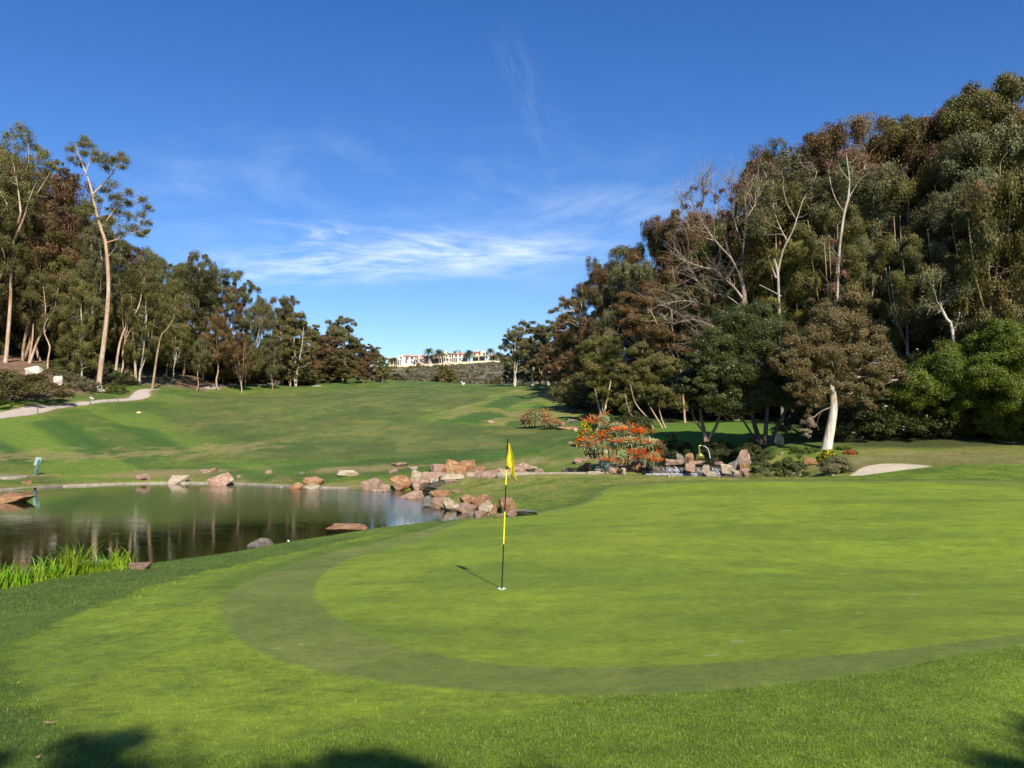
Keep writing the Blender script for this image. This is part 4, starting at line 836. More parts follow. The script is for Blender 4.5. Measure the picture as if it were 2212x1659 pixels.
for (b, d, cr, lab, sd_) in [((2080,960), 50, [(2050,850,50,28),(1990,880,44,24),(2050,800,62,40),(1995,840,56,34),(2105,820,62,40),(1950,885,46,24),(2040,890,56,34),(2115,755,46,22),(2100,895,50,26),(1990,920,40,18),(2060,930,44,20)], 'bright green leafy bush tree right of the paperbark', 68),
                       ((2200,965), 48, [(2150,930,44,20),(2210,880,56,28),(2190,745,64,42),(2140,800,58,34),(2240,790,60,34),(2200,850,64,42),(2140,890,50,26),(2250,890,50,24),(2160,715,40,18),(2200,925,46,22)], 'tall bright green bush tree at the right edge', 69),
                       ((1930,955), 51, [(1925,880,38,22),(1945,845,34,18),(1895,900,32,16),(1950,920,36,18),(1905,935,30,12)], 'small green bush tree just right of the paperbark', 70),
                       ((2330,965), 46, [(2330,760,70,24),(2300,860,60,18),(2380,820,60,16)], 'green bush tree mostly beyond the right edge', 71)]:
    edge_tree('bush_tree', b, d, [(.12,.05,(b[0],b[1]),(b[0]-15,b[1]-70),(b[0]-25,b[1]-140)), (.12,.05,(b[0]+4,b[1]),(b[0]+20,b[1]-70),(b[0]+30,b[1]-140))], cr, lab, L_bright, B_dark, .17, sd_, per=62, droop=.1, nsub=7)
# shade-filling undergrowth below the right wood
rs = random.Random(5)
for i in range(34):
    vx = 1300 + i * 30 + rs.uniform(-10, 10); d = dback(vx) - rs.uniform(6, 14); d = max(d, 56)
    if 1470 < vx < 1780: d = max(d, 74)
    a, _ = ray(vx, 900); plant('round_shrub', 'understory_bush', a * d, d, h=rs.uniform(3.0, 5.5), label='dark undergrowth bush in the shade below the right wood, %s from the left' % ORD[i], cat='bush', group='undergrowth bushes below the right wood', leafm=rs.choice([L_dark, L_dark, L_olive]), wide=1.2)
for i in range(16):
    vx = 1800 + i * 36 + rs.uniform(-10, 10); d = 53 + rs.uniform(-1, 2); a, _ = ray(vx, 900)
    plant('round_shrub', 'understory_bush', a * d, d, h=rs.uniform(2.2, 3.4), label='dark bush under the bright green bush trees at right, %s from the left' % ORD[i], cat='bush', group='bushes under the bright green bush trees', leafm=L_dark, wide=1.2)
for i in range(34):
    vx = -60 + i * 23 + rs.uniform(-8, 8); d = 122 + 42 * max(0, (vx - 250) / 430) + rs.uniform(0, 16); a, _ = ray(vx, 800)
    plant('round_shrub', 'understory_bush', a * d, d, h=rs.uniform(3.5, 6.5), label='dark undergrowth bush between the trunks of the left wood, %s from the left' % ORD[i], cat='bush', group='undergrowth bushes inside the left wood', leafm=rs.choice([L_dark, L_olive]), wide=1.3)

# two small trees behind the photographer; their shadows reach the bottom edge of the picture
plant('far_tree_open', 'shade_tree', 2.2, -7.5, h=8.4, label='small tree outside the photo casting the shadow at its bottom left edge', cat='tree', leafm=L_olive, rz=1.4, wide=1.1)
plant('edge_tree', 'shade_tree', 6.4, -6.4, h=8.2, label='small tree outside the photo casting the shadow at its bottom right corner', cat='tree', leafm=L_olive, rz=2.0, wide=.6)
# ---------------------------------------------------------------- flagstick and hole
M_black = mat_plain('black paint', (.012, .012, .013), .35); M_yellow = mat_plain('yellow paint', (.80, .62, .02), .4, (.78, .60, .02))
M_white = mat_plain('white plastic', (.8, .8, .78), .4); M_dgreen = mat_plain('green paint', (.03, .09, .06), .5)
hole = ground_at(1084, 1272); d0 = hole.y
def ring_z(x, y): return h1(x, y)
m = MB(); k = 28; th = np.arange(k) * 2 * np.pi / k; rr = [.054, .0545, .054, .0505]
zz = [.006, .010, .010, -.09]; base = [ring_z(hole.x, hole.y)] * 4; rr = [.060, .058, .0525, .0525]; zz = [.003, .008, .009, -.025]
V = np.vstack([np.stack([np.cos(th) * r_, np.sin(th) * r_, np.full(k, z_)], 1) for r_, z_ in zip(rr, zz)] + [np.array([[0, 0, -.025]])])
F_ = [[a * k + j, a * k + (j + 1) % k, (a + 1) * k + (j + 1) % k, (a + 1) * k + j] for a in range(3) for j in range(k)]
m.add(V, F_); m.add(V, [[3 * k + j, 3 * k + (j + 1) % k, 4 * k] for j in range(k)])
o = m.obj('hole_cup', M_white); o.location = (hole.x, hole.y, h1(hole.x, hole.y)); tag(o, 'white rimmed golf hole that the flagstick stands in', 'golf hole')
pin = empty('flagstick', (hole.x, hole.y, h1(hole.x, hole.y) - .02), 'black and yellow banded flagstick with a drooping yellow flag standing in the hole', 'flagstick')
HP = 2.15; lean = at(1096.5, 958, d0).x - hole.x
def pole_pt(z): return np.array([lean * z / HP, 0, z])
def band(name, z0, z1, mt, r_=.0095):
    m = MB(); m.tube([pole_pt(z0), pole_pt((z0 + z1) / 2), pole_pt(z1)], r_, 12); return m.obj(name, mt, pin, True)
for z0, z1, mt in [(0, .305, M_black), (.305, .522, M_yellow), (.522, .700, M_black), (.700, .80, M_yellow), (.80, 1.0, M_black)]: band('pole_band', z0 * HP, z1 * HP, mt)
m = MB(); m.tube([pole_pt(HP), pole_pt(HP) + [0, 0, .012]], .013, 12); m.obj('pole_cap', M_black, pin)
# the cloth hangs in two folds; rows follow the edge at the pole, columns run out along the fly
def flag():
    # outline points (view units from the zoomed flag), depth in metres
    def q(x, y, dy): p = at((1420 + x / 7.214) / 1.35624, (1270 + y / 7.214) / 1.35624, d0 + dy); return np.array([p.x - hole.x, p.y - hole.y, p.z - (h1(hole.x, hole.y) - .02)])
    cols = [[(497, 215), (488, 300), (474, 450), (460, 580), (445, 695)],          # at the pole
            [(505, 215), (515, 320), (522, 470), (532, 610), (543, 745)],          # first fold, in front
            [(515, 212), (542, 330), (560, 500), (570, 690), (545, 880)],          # valley
            [(524, 210), (562, 370), (582, 520), (598, 700), (598, 930)],
            [(530, 214), (590, 440), (615, 580), (632, 780), (686, 1030)]]
    deps = [0, -.07, .03, -.015, -.085]
    G = []
    for c, dp in zip(cols, deps): G.append([q(x, y, dp * (.15 + .85 * i / 4) + (.012 * math.sin(i * 1.7 + dp * 40))) for i, (x, y) in enumerate(c)])
    G = np.array(G)                                                            # 5 x 5 control net
    nu, nv = 33, 29; U_ = np.linspace(0, 4, nu); V_ = np.linspace(0, 4, nv)
    def cr(P, t):
        i = np.minimum(t.astype(int), 3); f = (t - i)[:, None, None]; g = lambda j: P[np.clip(j, 0, 4)]
        p0, p1, p2, p3 = g(i - 1), g(i), g(i + 1), g(i + 2); return .5 * (2 * p1 + (p2 - p0) * f + (2 * p0 - 5 * p1 + 4 * p2 - p3) * f * f + (3 * p1 - p0 - 3 * p2 + p3) * f ** 3)
    A = cr(G, U_); A = cr(A.transpose(1, 0, 2), V_)                              # nv x nu
    v = A.reshape(-1, 3); i = np.arange(nv - 1)[:, None] * nu; j = np.arange(nu - 1)[None]
    F = np.stack([i + j, i + j + 1, i + nu + j + 1, i + nu + j], -1).reshape(-1, 4)
    uu = ((j + .5) / (nu - 1) + 0 * i).ravel(); vv = ((i / nu + .5) / (nv - 1) + 0 * j).ravel()
    m = MB(); r_ = np.hypot((uu - .60) * 1.2, (vv - .57) * 1.0); hem = (vv > .965)
    em = (r_ < .125) & ~((np.abs(r_ - .085) < .012)) & ~((r_ < .05) & (np.abs(np.sin(uu * 70)) < .35)); mi = np.where(em | hem, 1, 0)
    for a in (0, 1):
        s_ = mi == a
        if s_.any(): m.add(v, F[s_], .5, a)
    mf, kk, b, oo = new_mat('yellow flag cloth'); tr = kk.n('ShaderNodeBsdfTranslucent', ins={0: (.80, .66, .02, 1)})
    set_in(kk, b, 'Base Color', (.82, .70, .02, 1)); set_in(kk, b, 'Roughness', .75); mx = kk.n('ShaderNodeMixShader', ins={0: .35, 1: b.outputs[0], 2: tr.outputs[0]}); kk.t.links.new(mx.outputs[0], oo.inputs[0])
    f = m.obj('flag', [mf, mat_plain('dark emblem', (.05, .035, .02), .7)], pin, True); md = f.modifiers.new('w', 'WELD'); md.merge_threshold = .0004; sd_ = f.modifiers.new('s', 'SOLIDIFY'); sd_.thickness = .0015
flag()
# golf ball on the bank, a fallen leaf in the fringe
def sphere(r_, nu=18, nv=12):
    a = np.linspace(0, np.pi, nv + 1)[:, None]; b = np.arange(nu)[None] * 2 * np.pi / nu
    v = np.stack([np.sin(a) * np.cos(b), np.sin(a) * np.sin(b), np.cos(a) + 0 * b], -1).reshape(-1, 3) * r_
    i = np.arange(nv)[:, None] * nu; j = np.arange(nu)[None]; return v, np.stack([i + j, i + nu + j, i + nu + (j + 1) % nu, i + (j + 1) % nu], -1).reshape(-1, 4)
g = ground_at(623, 1170.5); m = MB(); v, f = sphere(.0215); m.add(v, f); o = m.obj('golf_ball', M_white, None, True)
if abs(g.y - 20) > 5: g = at(623, 1170.5, 20.5); g.z = h1(g.x, g.y)
o.location = (g.x, g.y, g.z + .022); o.scale = (1.4, 1.4, 1.4); tag(o, 'small white golf ball lying on the grass bank by the pond', 'golf ball')
for (x, y, L_, a_, lab) in [(108, 1571, .085, .1, 'dry curled pinkish leaf lying in the foreground grass'), (83, 1648, .03, 1.2, 'tiny brown leaf at the bottom left corner')]:
    g = ground_at(x, y); t = np.linspace(0, 1, 7)[:, None]; m = MB(); w_ = .010 * np.sin(np.pi * t ** .8) + .0008; z_ = .024 + .010 * (2 * t - 1) ** 2
    ctr = np.hstack([(t - .5) * L_, 0.012 * np.sin(t * 3), z_]); P = np.vstack([ctr + np.hstack([0 * t, w_, .004 + 0 * t]), ctr, ctr + np.hstack([0 * t, -w_, .004 + 0 * t])])
    F = [[r_ * 7 + i, r_ * 7 + i + 1, (r_ + 1) * 7 + i + 1, (r_ + 1) * 7 + i] for r_ in range(2) for i in range(6)]; m.add(P, F)
    o = m.obj('fallen_leaf', mat_plain('dry leaf', (.42, .27, .17), .7, (.30, .17, .10), 60), None, True); o.location = (g.x, g.y, g.z); o.rotation_euler = (0, 0, a_); s_ = o.modifiers.new('s', 'SOLIDIFY'); s_.thickness = .0006; tag(o, lab, 'leaf')
# ---------------------------------------------------------------- rocks
R_pink = mat_rock('pinkish tan boulder', (.34, .18, .12), (.46, .27, .19), (.56, .39, .28), (.66, .53, .42))
R_rust = mat_rock('rusty orange boulder', (.28, .11, .05), (.43, .20, .09), (.55, .33, .16), (.58, .44, .32))
R_pale = mat_rock('pale cream boulder', (.42, .28, .16), (.56, .42, .27), (.68, .57, .42), (.76, .68, .55))
R_grey = mat_rock('grey boulder', (.18, .15, .12), (.27, .235, .20), (.36, .32, .27), (.44, .34, .26))
R_wet = mat_rock('wet dark boulder', (.04, .035, .03), (.09, .075, .055), (.16, .13, .09), (.34, .28, .2))
R_white = mat_rock('white limestone', (.50, .38, .28), (.62, .52, .42), (.72, .66, .58), (.78, .74, .68))
RM = dict(p=R_pink, o=R_rust, w=R_pale, g=R_grey, d=R_wet, l=R_white)
def rock_mesh(seed, blocky=.5):
    """an angular broken boulder inside the box -1..1"""
    rng = np.random.default_rng(seed); u = rng.normal(size=(12, 3)); u /= np.linalg.norm(u, axis=1, keepdims=True)
    u = np.sign(u) * np.abs(u) ** (1 - blocky * .55); u = np.clip(u * rng.uniform(.8, 1.15, (12, 1)), -1, 1)
    b = bmesh.new(); [b.verts.new(p) for p in u]; r_ = bmesh.ops.convex_hull(b, input=b.verts[:]); 
    bmesh.ops.delete(b, geom=[v for v in b.verts if not v.link_faces], context='VERTS')
    bmesh.ops.bevel(b, geom=b.edges[:], offset=.05, segments=1, affect='EDGES', clamp_overlap=True)
    bmesh.ops.triangulate(b, faces=b.faces[:]); bmesh.ops.subdivide_edges(b, edges=b.edges[:], cuts=2, use_grid_fill=True)
    b.verts.ensure_lookup_table(); co = np.array([v.co[:] for v in b.verts]); nn = np.array([v.normal[:] for v in b.verts])
    nz = fbm(co[:, 0] * 2.3 + co[:, 2] * 1.7 + seed, co[:, 1] * 2.3 + co[:, 2] * 1.1, seed, 4) - .5; st = np.round(fbm(co[:, 0] * 1.1 + seed, co[:, 2] * 3.3 + co[:, 1], seed + 3, 2) * 6) / 6 - .5
    co += nn * (nz * .17 + st * .12)[:, None]
    lo = co.min(0); hi = co.max(0); co = (co - lo) / (hi - lo) * 2 - 1
    for v, p in zip(b.verts, co): v.co = p
    me = bpy.data.meshes.new('boulder'); b.to_mesh(me); b.free(); return me
def rock(cx, base, w_, h_, colr, label, d=None, deep=None, name='boulder', tilt=0.0):
    """boulder whose visible face is w_ x h_ view units standing on (cx, base)"""
    rock.n += 1
    if d is None:
        g = ground_at(cx, base); d = g.y if g is not None else 170
    p0 = at(cx, base, d); W_ = w_ / FPX * d * .5; top = at(cx, base - h_, d).z; D_ = deep or max(W_ * .75, .12)
    gz = h1(p0.x, p0.y + D_ * .5); bot = max(min(p0.z, gz), p0.z - .55 * (top - p0.z)) - .12 * (top - p0.z) - .03; hz = (top - bot) / 2
    me = rock_mesh(rock.n * 7 + 3, .75 if 'slab' in label or 'block' in label or 'flat' in label else .45); me.materials.append(RM[colr])
    o = link(bpy.data.objects.new(name, me)); o.location = (p0.x, p0.y + D_ * .55, (top + bot) / 2); kk_ = 1.24 if 820 < cx < 1175 else 1.12; o.scale = (W_ * kk_, D_ * 1.1, hz * (1.08 if kk_ > 1.2 else 1)); o.rotation_euler = (0, tilt, 0); return tag(o, label, 'rock', 'boulders round the pond and stream' if name == 'boulder' else None)
rock.n = 0
ROCKS = [
 # far bank, from the left
 (20,1086,66,21,'o','large orange pink boulder in the water at the left edge'), (56,1046,16,8,'o','small flat tan rock on the pond curb below the sign'), (307,1037,27,14,'p','squarish pink boulder on the pond curb, leftmost of the far bank'),
 (380,1045,44,18,'w','long cream coloured boulder lying across the curb'), (474,1048,46,27,'p','tall pink boulder at the water, middle of the far curb'), (444,1021,19,8,'p','flat pink slab on the grass above the tall curb boulder'), (461,1021,16,11,'p','pointed pink rock touching the flat slab on the grass'),
 (516,1033,10,7,'p','small pink rock half buried in dry grass right of the tall curb boulder'), (580,1023,15,8,'p','small grey pink rock in the straw coloured grass'), (651,1024,13,5,'g','small flat grey rock on the bank above the stacked boulders'), (751,1028,42,13,'w','long pale slab lying tilted alone on the grass'), (733,1019,16,5,'g','little grey rock touching the long pale slab'),
 (608,1054,8,4,'w','pebble sized pale rock on the curb left of the stacked boulders'), (639,1056,34,14,'o','low orange boulder at the left foot of the stacked pair'), (672,1056,34,9,'w','flat pale boulder underneath the overhanging one'), (676,1048,44,19,'o','wide boulder overhanging the flat pale one at the waterline'),
 (798,1058,38,25,'p','square block of pink rock standing in the water by the curb'), (815,1061,24,4,'w','thin pale slab just breaking the water in front of the square block'),
 # boulders round the lower falls
 (861,1008,32,9,'p','flat pink slab high on the bank above the falls'), (848,1022,16,9,'p','small angular pink rock below the flat slab'), (890,1014,19,6,'w','flat oval whitish rock on the grass above the falls'),
 (868,1058,42,30,'o','big rounded rusty boulder at the left end of the falls'), (897,1046,21,30,'w','upright cream block perched behind the rusty boulder'), (908,1057,38,20,'p','sloping pink boulder between the rusty one and the wet rocks'), (930,1040,44,20,'p','broad flat topped pink boulder left of the biggest boulder'),
 (946,1021,32,18,'p','grey pink boulder behind the broad flat topped one'), (974,1028,34,35,'o','orange left half of the biggest boulder pair, highest of all'), (1004,1028,42,33,'o','wide square rusty boulder, right half of the biggest pair'), (977,1040,48,16,'w','pale tan slab under the biggest boulder pair'),
 (941,1062,56,22,'d','dark wet boulder that the lower falls run over'), (962,1050,40,12,'d','black wet slab at the lip of the lower falls'), (984,1056,40,19,'p','tan boulder right of the black wet slab'), (985,1064,16,6,'p','small brown rock at the edge of the falls pool'),
 (1015,1036,24,16,'w','tan block right of the wide square boulder'), (1041,1020,18,13,'o','small pointed red boulder behind the row at the stream edge'), (1050,1031,42,14,'p','long low pink boulder at the top of the grassy mound'), (1080,1025,30,13,'w','pale boulder left of the flagstick behind the mound'),
 (1120,1021,26,17,'p','sloping pink boulder just right of the flag'), (1133,1018,32,18,'p','dark pink block behind the one right of the flag'), (1145,1020,28,12,'w','pale tan boulder at the right end of the row behind the flag'),
 (880,1076,54,15,'p','low pyramid shaped pink boulder alone in the pond'), (953,1077,36,18,'o','brown boulder at the left tip of the grassy mound'),
 (829,1060,24,14,'p','small pink boulder between the square block and the rusty one'), (922,1056,24,16,'o','brownish boulder wedged behind the dark wet ones'), (955,1036,26,14,'p','pinkish block between the broad flat topped boulder and the biggest pair'), (1003,1046,34,13,'o','low rusty boulder under the biggest pair, right side'), (1030,1034,24,12,'p','reddish rock in the row along the stream, before the mound'), (1064,1026,26,12,'o','small rusty rock in the row left of the flagstick'), (1100,1025,24,12,'p','rock just left of the flag cloth'), (1163,1020,20,8,'p','small low rock ending the row right of the flag'),
 # spit, water side
 (926,1095,25,23,'g','pale grey white boulder leftmost in the water below the mound'), (946,1095,34,21,'p','reddish triangular boulder beside the pale grey white one'), (949,1100,22,7,'p','low pinkish rock in front of the reddish triangular boulder'), (977,1102,38,25,'w','rounded tan boulder in the water with orange stains'),
 (1016,1093,40,24,'o','square orange boulder set in the grass of the mound'), (1042,1099,36,31,'o','tall brownish pyramid boulder on the mound'), (1010,1108,40,19,'p','sloping orange boulder at the waterline in front of the square one'), (1024,1113,32,12,'g','flat blue grey boulder at the waterline'),
 (1052,1114,30,32,'w','tall cream boulder with sharp faces, brightest of the mound group'), (1066,1111,16,23,'o','narrow orange boulder leaning against the tall cream one'), (1040,1118,28,14,'p','small pink boulder at the foot of the tall cream one'), (1098,1107,34,33,'o','leaning tan boulder right behind the flagstick'),
 (1107,1115,28,15,'p','rounded tan boulder below the leaning one, right of the flagstick'), (1082,1116,24,7,'p','low rock at the water edge left of the flagstick'), (1139,1114,38,13,'g','flat grey green slab at the edge of the green'),
 # near bank
 (557,1183,48,19,'g','smooth grey brown boulder on the near bank of the pond'), (748,1150,82,16,'o','long low brown slab on the near bank by the golf ball'), (204,1240,66,28,'g','rounded tan boulder behind the reeds'), (299,1230,44,15,'p','low pink rock at the right end of the reeds'),
 # left edge of the stream pool
 (1250,1001,21,12,'p','pink rock on the grass left of the stream pool'), (1264,1018,28,19,'o','angular rusty boulder left of the stream pool'), (1266,994,11,8,'p','small pink rock highest on the bank left of the stream pool'), (1228,1023,25,13,'p','low pink boulder where the stream curb begins'),
 (1306,1010,22,18,'p','slanting red striped boulder on the bank of the stream pool'), (1327,1023,27,15,'p','rounded pink boulder at the water, left of the biggest stream boulder'), (1345,1024,15,14,'w','small whitish boulder against the biggest stream boulder'), (1368,1018,36,21,'o','biggest boulder of the stream pool, rounded and tan'),
 (1376,1006,32,18,'p','pink boulder behind the biggest stream boulder under the aloes'), (1390,1010,15,15,'p','small upright pink rock at the right of the aloe roots'), (1283,1025,28,7,'w','flat pale slab edging the stream pool'), (1302,1021,28,9,'w','pale slab behind the flat edging one'),
 (1256,963,20,13,'p','tan rock in the grass left of the blue agave'), (1231,958,13,4,'p','flat pink rock alone on the fairway edge'), (1311,977,15,5,'w','white flat stone below the blue agave'), (1283,982,30,5,'p','flat slab in the grass below the agave'), (1451,1030,16,5,'w','low tan rock poking over the far edge of the green'),
 (1236,914,22,10,'g','grey boulder with a dark left side near the yellow flowers'), (1212,921,16,9,'p','pink rock right of the small orange aloes'), (1226,927,42,6,'o','long flat rusty slab like a step'), (1244,933,9,8,'w','round whitish rock left of the yellow flowers'), (1060,913,13,5,'p','small flat rock alone in the middle of the fairway'),
 # upper cascade
 (1454,999,33,8,'p','long pink slab on the lip of the cascade, left'), (1470,993,18,14,'g','grey boulder in the shade behind the cascade lip'), (1491,994,19,16,'o','upright rusty red boulder left of the bird fountain'), (1503,1000,38,5,'p','thin flat slab under the bird fountain'), (1492,1011,21,14,'p','rounded block in the middle of the cascade'),
 (1525,1013,15,9,'w','small cream block right of the cascade middle'), (1554,1001,18,4,'p','low slab on the lip of the cascade, right'), (1534,1024,29,8,'w','pale low rocks at the foot of the cascade'), (1571,1017,26,16,'w','slanting white faced boulder right of the cascade'), (1587,1009,21,18,'g','grey brown boulder stacked against the white faced one'),
 (1607,992,27,21,'p','round topped boulder crowning the stack right of the cascade'), (1598,995,13,13,'g','small dark rock under the round topped boulder'), (1609,1013,21,13,'o','rusty boulder below the crowning one'), (1590,1025,18,9,'w','small pale rocks in the pool at the foot of the stack'), (1611,1025,18,14,'p','rounded boulder at the right end of the stack by the bushes'),
 (1684,961,21,24,'w','tall cone shaped cream boulder beside the fig tree'), (1690,983,11,8,'p','small rock above the rusty leaved bushes'), (1750,1006,30,20,'o','flat faced red boulder by the yellow flowers at the paperbark'), (1722,1029,44,8,'w','pale low rocks along the bank in front of the red boulder'), (1798,1028,10,4,'w','pebble like pale rock at the left tip of the bunker')]
for r_ in ROCKS:
    cx_, base_ = r_[0], r_[1]; dd_ = None
    if 1000 < base_ < 1064 and 840 < cx_ < 1170:
        g = ground_at(cx_, base_); dd_ = g.y if g.y > 42 else 45.5 - (base_ - 1020) * .08
    if 'behind the reeds' in r_[5]: dd_ = 17.2
    if 1400 < cx_ < 1625 and base_ < 1030: dd_ = 46.0 - (base_ - 1000) * .08 if base_ > 1002 else 47.0
    rock(*r_, d=dd_)
for (x, y, w_, h_, lab) in [(68,812,34,22,'squat white stump like rock with a brown left face'), (125,833,20,22,'upright white limestone rock on the litter'), (218,848,22,18,'pale rock at the foot of the tallest eucalyptus'), (198,862,12,5,'small white stone in the bright grass by the path'), (356,813,8,7,'small white rock on the distant reddish bank'), (84,840,10,8,'little white chip of rock on the reddish litter')]:
    rock(x, y, w_, h_, 'l', lab, name='rock')
# ---------------------------------------------------------------- curb of the pond
M_conc = mat_plain('weathered concrete', (.33, .29, .22), .9, (.20, .17, .12), 3, .4)
def strip(name, pts, w_, z0, z1, mat_, label, cat):
    P = np.array(pts); n = len(P); t = np.gradient(P, axis=0); t /= np.linalg.norm(t, axis=1, keepdims=True); nn = np.stack([-t[:, 1], t[:, 0]], 1)
    wv = (fbm(np.arange(n) * .7, np.zeros(n), 3) - .5)[:, None]
    a = P + nn * (w_ / 2) * (1 + wv * .3); b = P - nn * (w_ / 2) * (1 + wv * .3); zz = z1 + wv[:, 0] * .04
    v = np.vstack([np.c_[a, zz], np.c_[b, zz], np.c_[a, np.full(n, z0)], np.c_[b, np.full(n, z0)]]); F = []
    for i in range(n - 1): F += [[i, i + 1, n + i + 1, n + i], [2 * n + i, 2 * n + i + 1, i + 1, i], [n + i, n + i + 1, 3 * n + i + 1, 3 * n + i], [3 * n + i, 3 * n + i + 1, 2 * n + i + 1, 2 * n + i]]
    F += [[0, n, 3 * n, 2 * n], [n - 1, 3 * n - 1, 4 * n - 1, 2 * n - 1]]
    m = MB(); m.add(v, F); o = m.obj(name, mat_); return tag(o, label, cat)
far = [(x, y) for x, y in POND if y > 34 and x < -8.8 and x > -41.5]; far = sorted([p for p in far if not (p[0] < -38 and p[1] < 36.5)])
strip('pond_curb', far, .24, LOW_Z - .3, LOW_Z + .10, M_conc, 'long pale concrete curb along the far side of the pond', 'curb')
ps = [(-2.2, 44.6), (1.0, 44.9), (4.2, 45.0), (6.4, 45.6)]; strip('stream_curb', smooth_poly(ps + ps[::-1], 4)[:13], .3, UP_Z - .3, UP_Z + .14, M_conc, 'short pale curb along the stream behind the mound', 'curb')
# round slab left of the sign
g = ground_at(25, 1032); m = MB(); k = 28; th = np.arange(k) * 2 * np.pi / k; n = 0
for r_, z_ in ((1.0, -.1), (1.0, .05), (.95, .08)): pass
v = np.vstack([np.c_[np.cos(th) * r_ * .86, np.sin(th) * r_ * 1.1, np.full(k, z_)] for r_, z_ in ((1.0, -.3), (1.0, .05), (.95, .08))] + [[[0, 0, .085]]]); F = [[a * k + j, a * k + (j + 1) % k, (a + 1) * k + (j + 1) % k, (a + 1) * k + j] for a in range(2) for j in range(k)]
m.add(v, F); m.add(v, [[2 * k + j, 2 * k + (j + 1) % k, 3 * k] for j in range(k)]); o = m.obj('concrete_disc', M_conc); o.location = (g.x, g.y, g.z); tag(o, 'flat round pale concrete slab in the grass left of the sign', 'slab')
# ---------------------------------------------------------------- small sign seen from the back
g = ground_at(73, 1027); d = g.y
sg = empty('sign', (g.x, g.y, g.z), 'small grey green sign on a leaning post, seen from behind, by the far curb', 'sign')
M_sb = mat_plain('faded sign back', (.26, .38, .34), .6); M_sp = mat_plain('weathered green post', (.07, .14, .15), .7)
px = lambda x, y: np.array([at(x, y, d).x - g.x, 0, at(x, y, d).z - g.z])
a, b = px(73, 1029), px(84, 993); m = MB(); w_ = .075
m.add([a + [-w_, -.02, -.1], a + [w_, -.02, -.1], b + [w_, -.02, 0], b + [-w_, -.02, 0], a + [-w_, .06, -.1], a + [w_, .06, -.1], b + [w_, .06, 0], b + [-w_, .06, 0]], [(0,1,2,3),(5,4,7,6),(4,0,3,7),(1,5,6,2),(3,2,6,7),(4,5,1,0)]); m.obj('post', M_sp, sg)
c = [px(71.5, 1005), px(83, 1006), px(89.5, 988.5), px(76, 987.5)]; m = MB(); m.add([q + [0, .065, 0] for q in c] + [q + [0, .09, 0] for q in c], [(0,1,2,3),(5,4,7,6),(4,0,3,7),(1,5,6,2),(3,2,6,7),(4,5,1,0)]); m.obj('board', M_sb, sg)
# stakes by the path, marker, bins and tee things
M_stake = mat_plain('grey green stake', (.10, .12, .09), .7)
for (x, y, h_, lab) in [(81, 897, 15, 'thin stake at the near edge of the cart path, closest to the left edge'), (194, 873, 11, 'thin stake beside the cart path, between the other two'), (254, 867, 10, 'thin stake beside the cart path, nearest the bend')]:
    x /= 1.0; xx = {81: 81, 194: 144 + 50, 254: 254}[x]; vx = {81: 81, 194: 195, 254: 254}[x]
for (vx, vy, h_, lab) in [(81, 896, 15, 'thin stake at the cart path edge, leftmost of the three'), (195, 872.5, 11, 'thin stake beside the cart path, the middle one'), (254, 866, 10, 'thin stake beside the cart path, nearest the bend')]:
    g = ground_at(vx, vy); m = MB(); s_ = h_ / FPX * g.y; m.tube([(0, 0, -.15), (0, 0, s_ * .93)], .05, 8); m.tube([(0, 0, s_ * .93), (0, 0, s_ * .96), (0, 0, s_)], [.065, .065, .03], 8)
    o = m.obj('stake', M_stake); o.location = g; tag(o, lab, 'stake', 'stakes beside the cart path')
g = ground_at(299, 893); m = MB(); v, f = sphere(.14, 12, 8); m.add(v * [1.6, 1, .9], f); v, f = sphere(.1, 10, 6); m.add(v + [.2, 0, .02], f); o = m.obj('yardage_marker', mat_plain('cream marker', (.75, .55, .35), .6)); o.location = g + Vector((0, 0, .08)); tag(o, 'small cream marker lying on the fairway right of the path', 'marker')
for (vx, lab) in [(595.5, 'dark slatted bin, left one of the pair at the fairway edge'), (603, 'dark slatted bin, right one of the pair at the fairway edge')]:
    g = at(vx, 829, 152); g.z = h1(g.x, g.y); m = MB(); e = empty('litter_bin', tuple(g), lab, 'bin', 'pair of bins')
    for q in range(12): a = q * math.pi / 6; m.box((.24 * math.cos(a) - .05, .24 * math.sin(a) - .05, 0), (.24 * math.cos(a) + .05, .24 * math.sin(a) + .05, .8), .5)
    m.obj('body', mat_plain('dark bin slats', (.045, .04, .035), .7), e); m = MB(); m.tube([(0, 0, .8), (0, 0, .86), (0, 0, .92)], [.32, .32, .12], 12); m.obj('lid', M_black, e)
g = at(998, 835, 178); g.z = h1(g.x, g.y); e = empty('ball_washer', tuple(g), 'tiny white and green golf stand at the far end of the fairway', 'ball washer')
m = MB(); m.tube([(0, 0, -.1), (0, 0, .8)], .06, 8); m.tube([(.35, 0, -.1), (.35, 0, .55)], .1, 8); m.obj('stand', mat_plain('bright green paint', (.05, .35, .12), .5), e); m = MB(); v, f = sphere(.17, 12, 8); m.add(v + [-.1, 0, .95], f); m.box((.1, -.1, .45), (.32, .1, .8)); m.box((.42, -.1, .5), (.6, .1, .85)); m.obj('towel', M_white, e)
g = at(1093, 838, 168); g.z = h1(g.x, g.y); m = MB(); v, f = sphere(.22, 14, 10); m.add(v * [1.1, 1, .8], f); o = m.obj('tee_marker', M_white, None, True); o.location = g + Vector((0, 0, .1)); tag(o, 'round white tee marker at the foot of the far pale trees', 'marker')
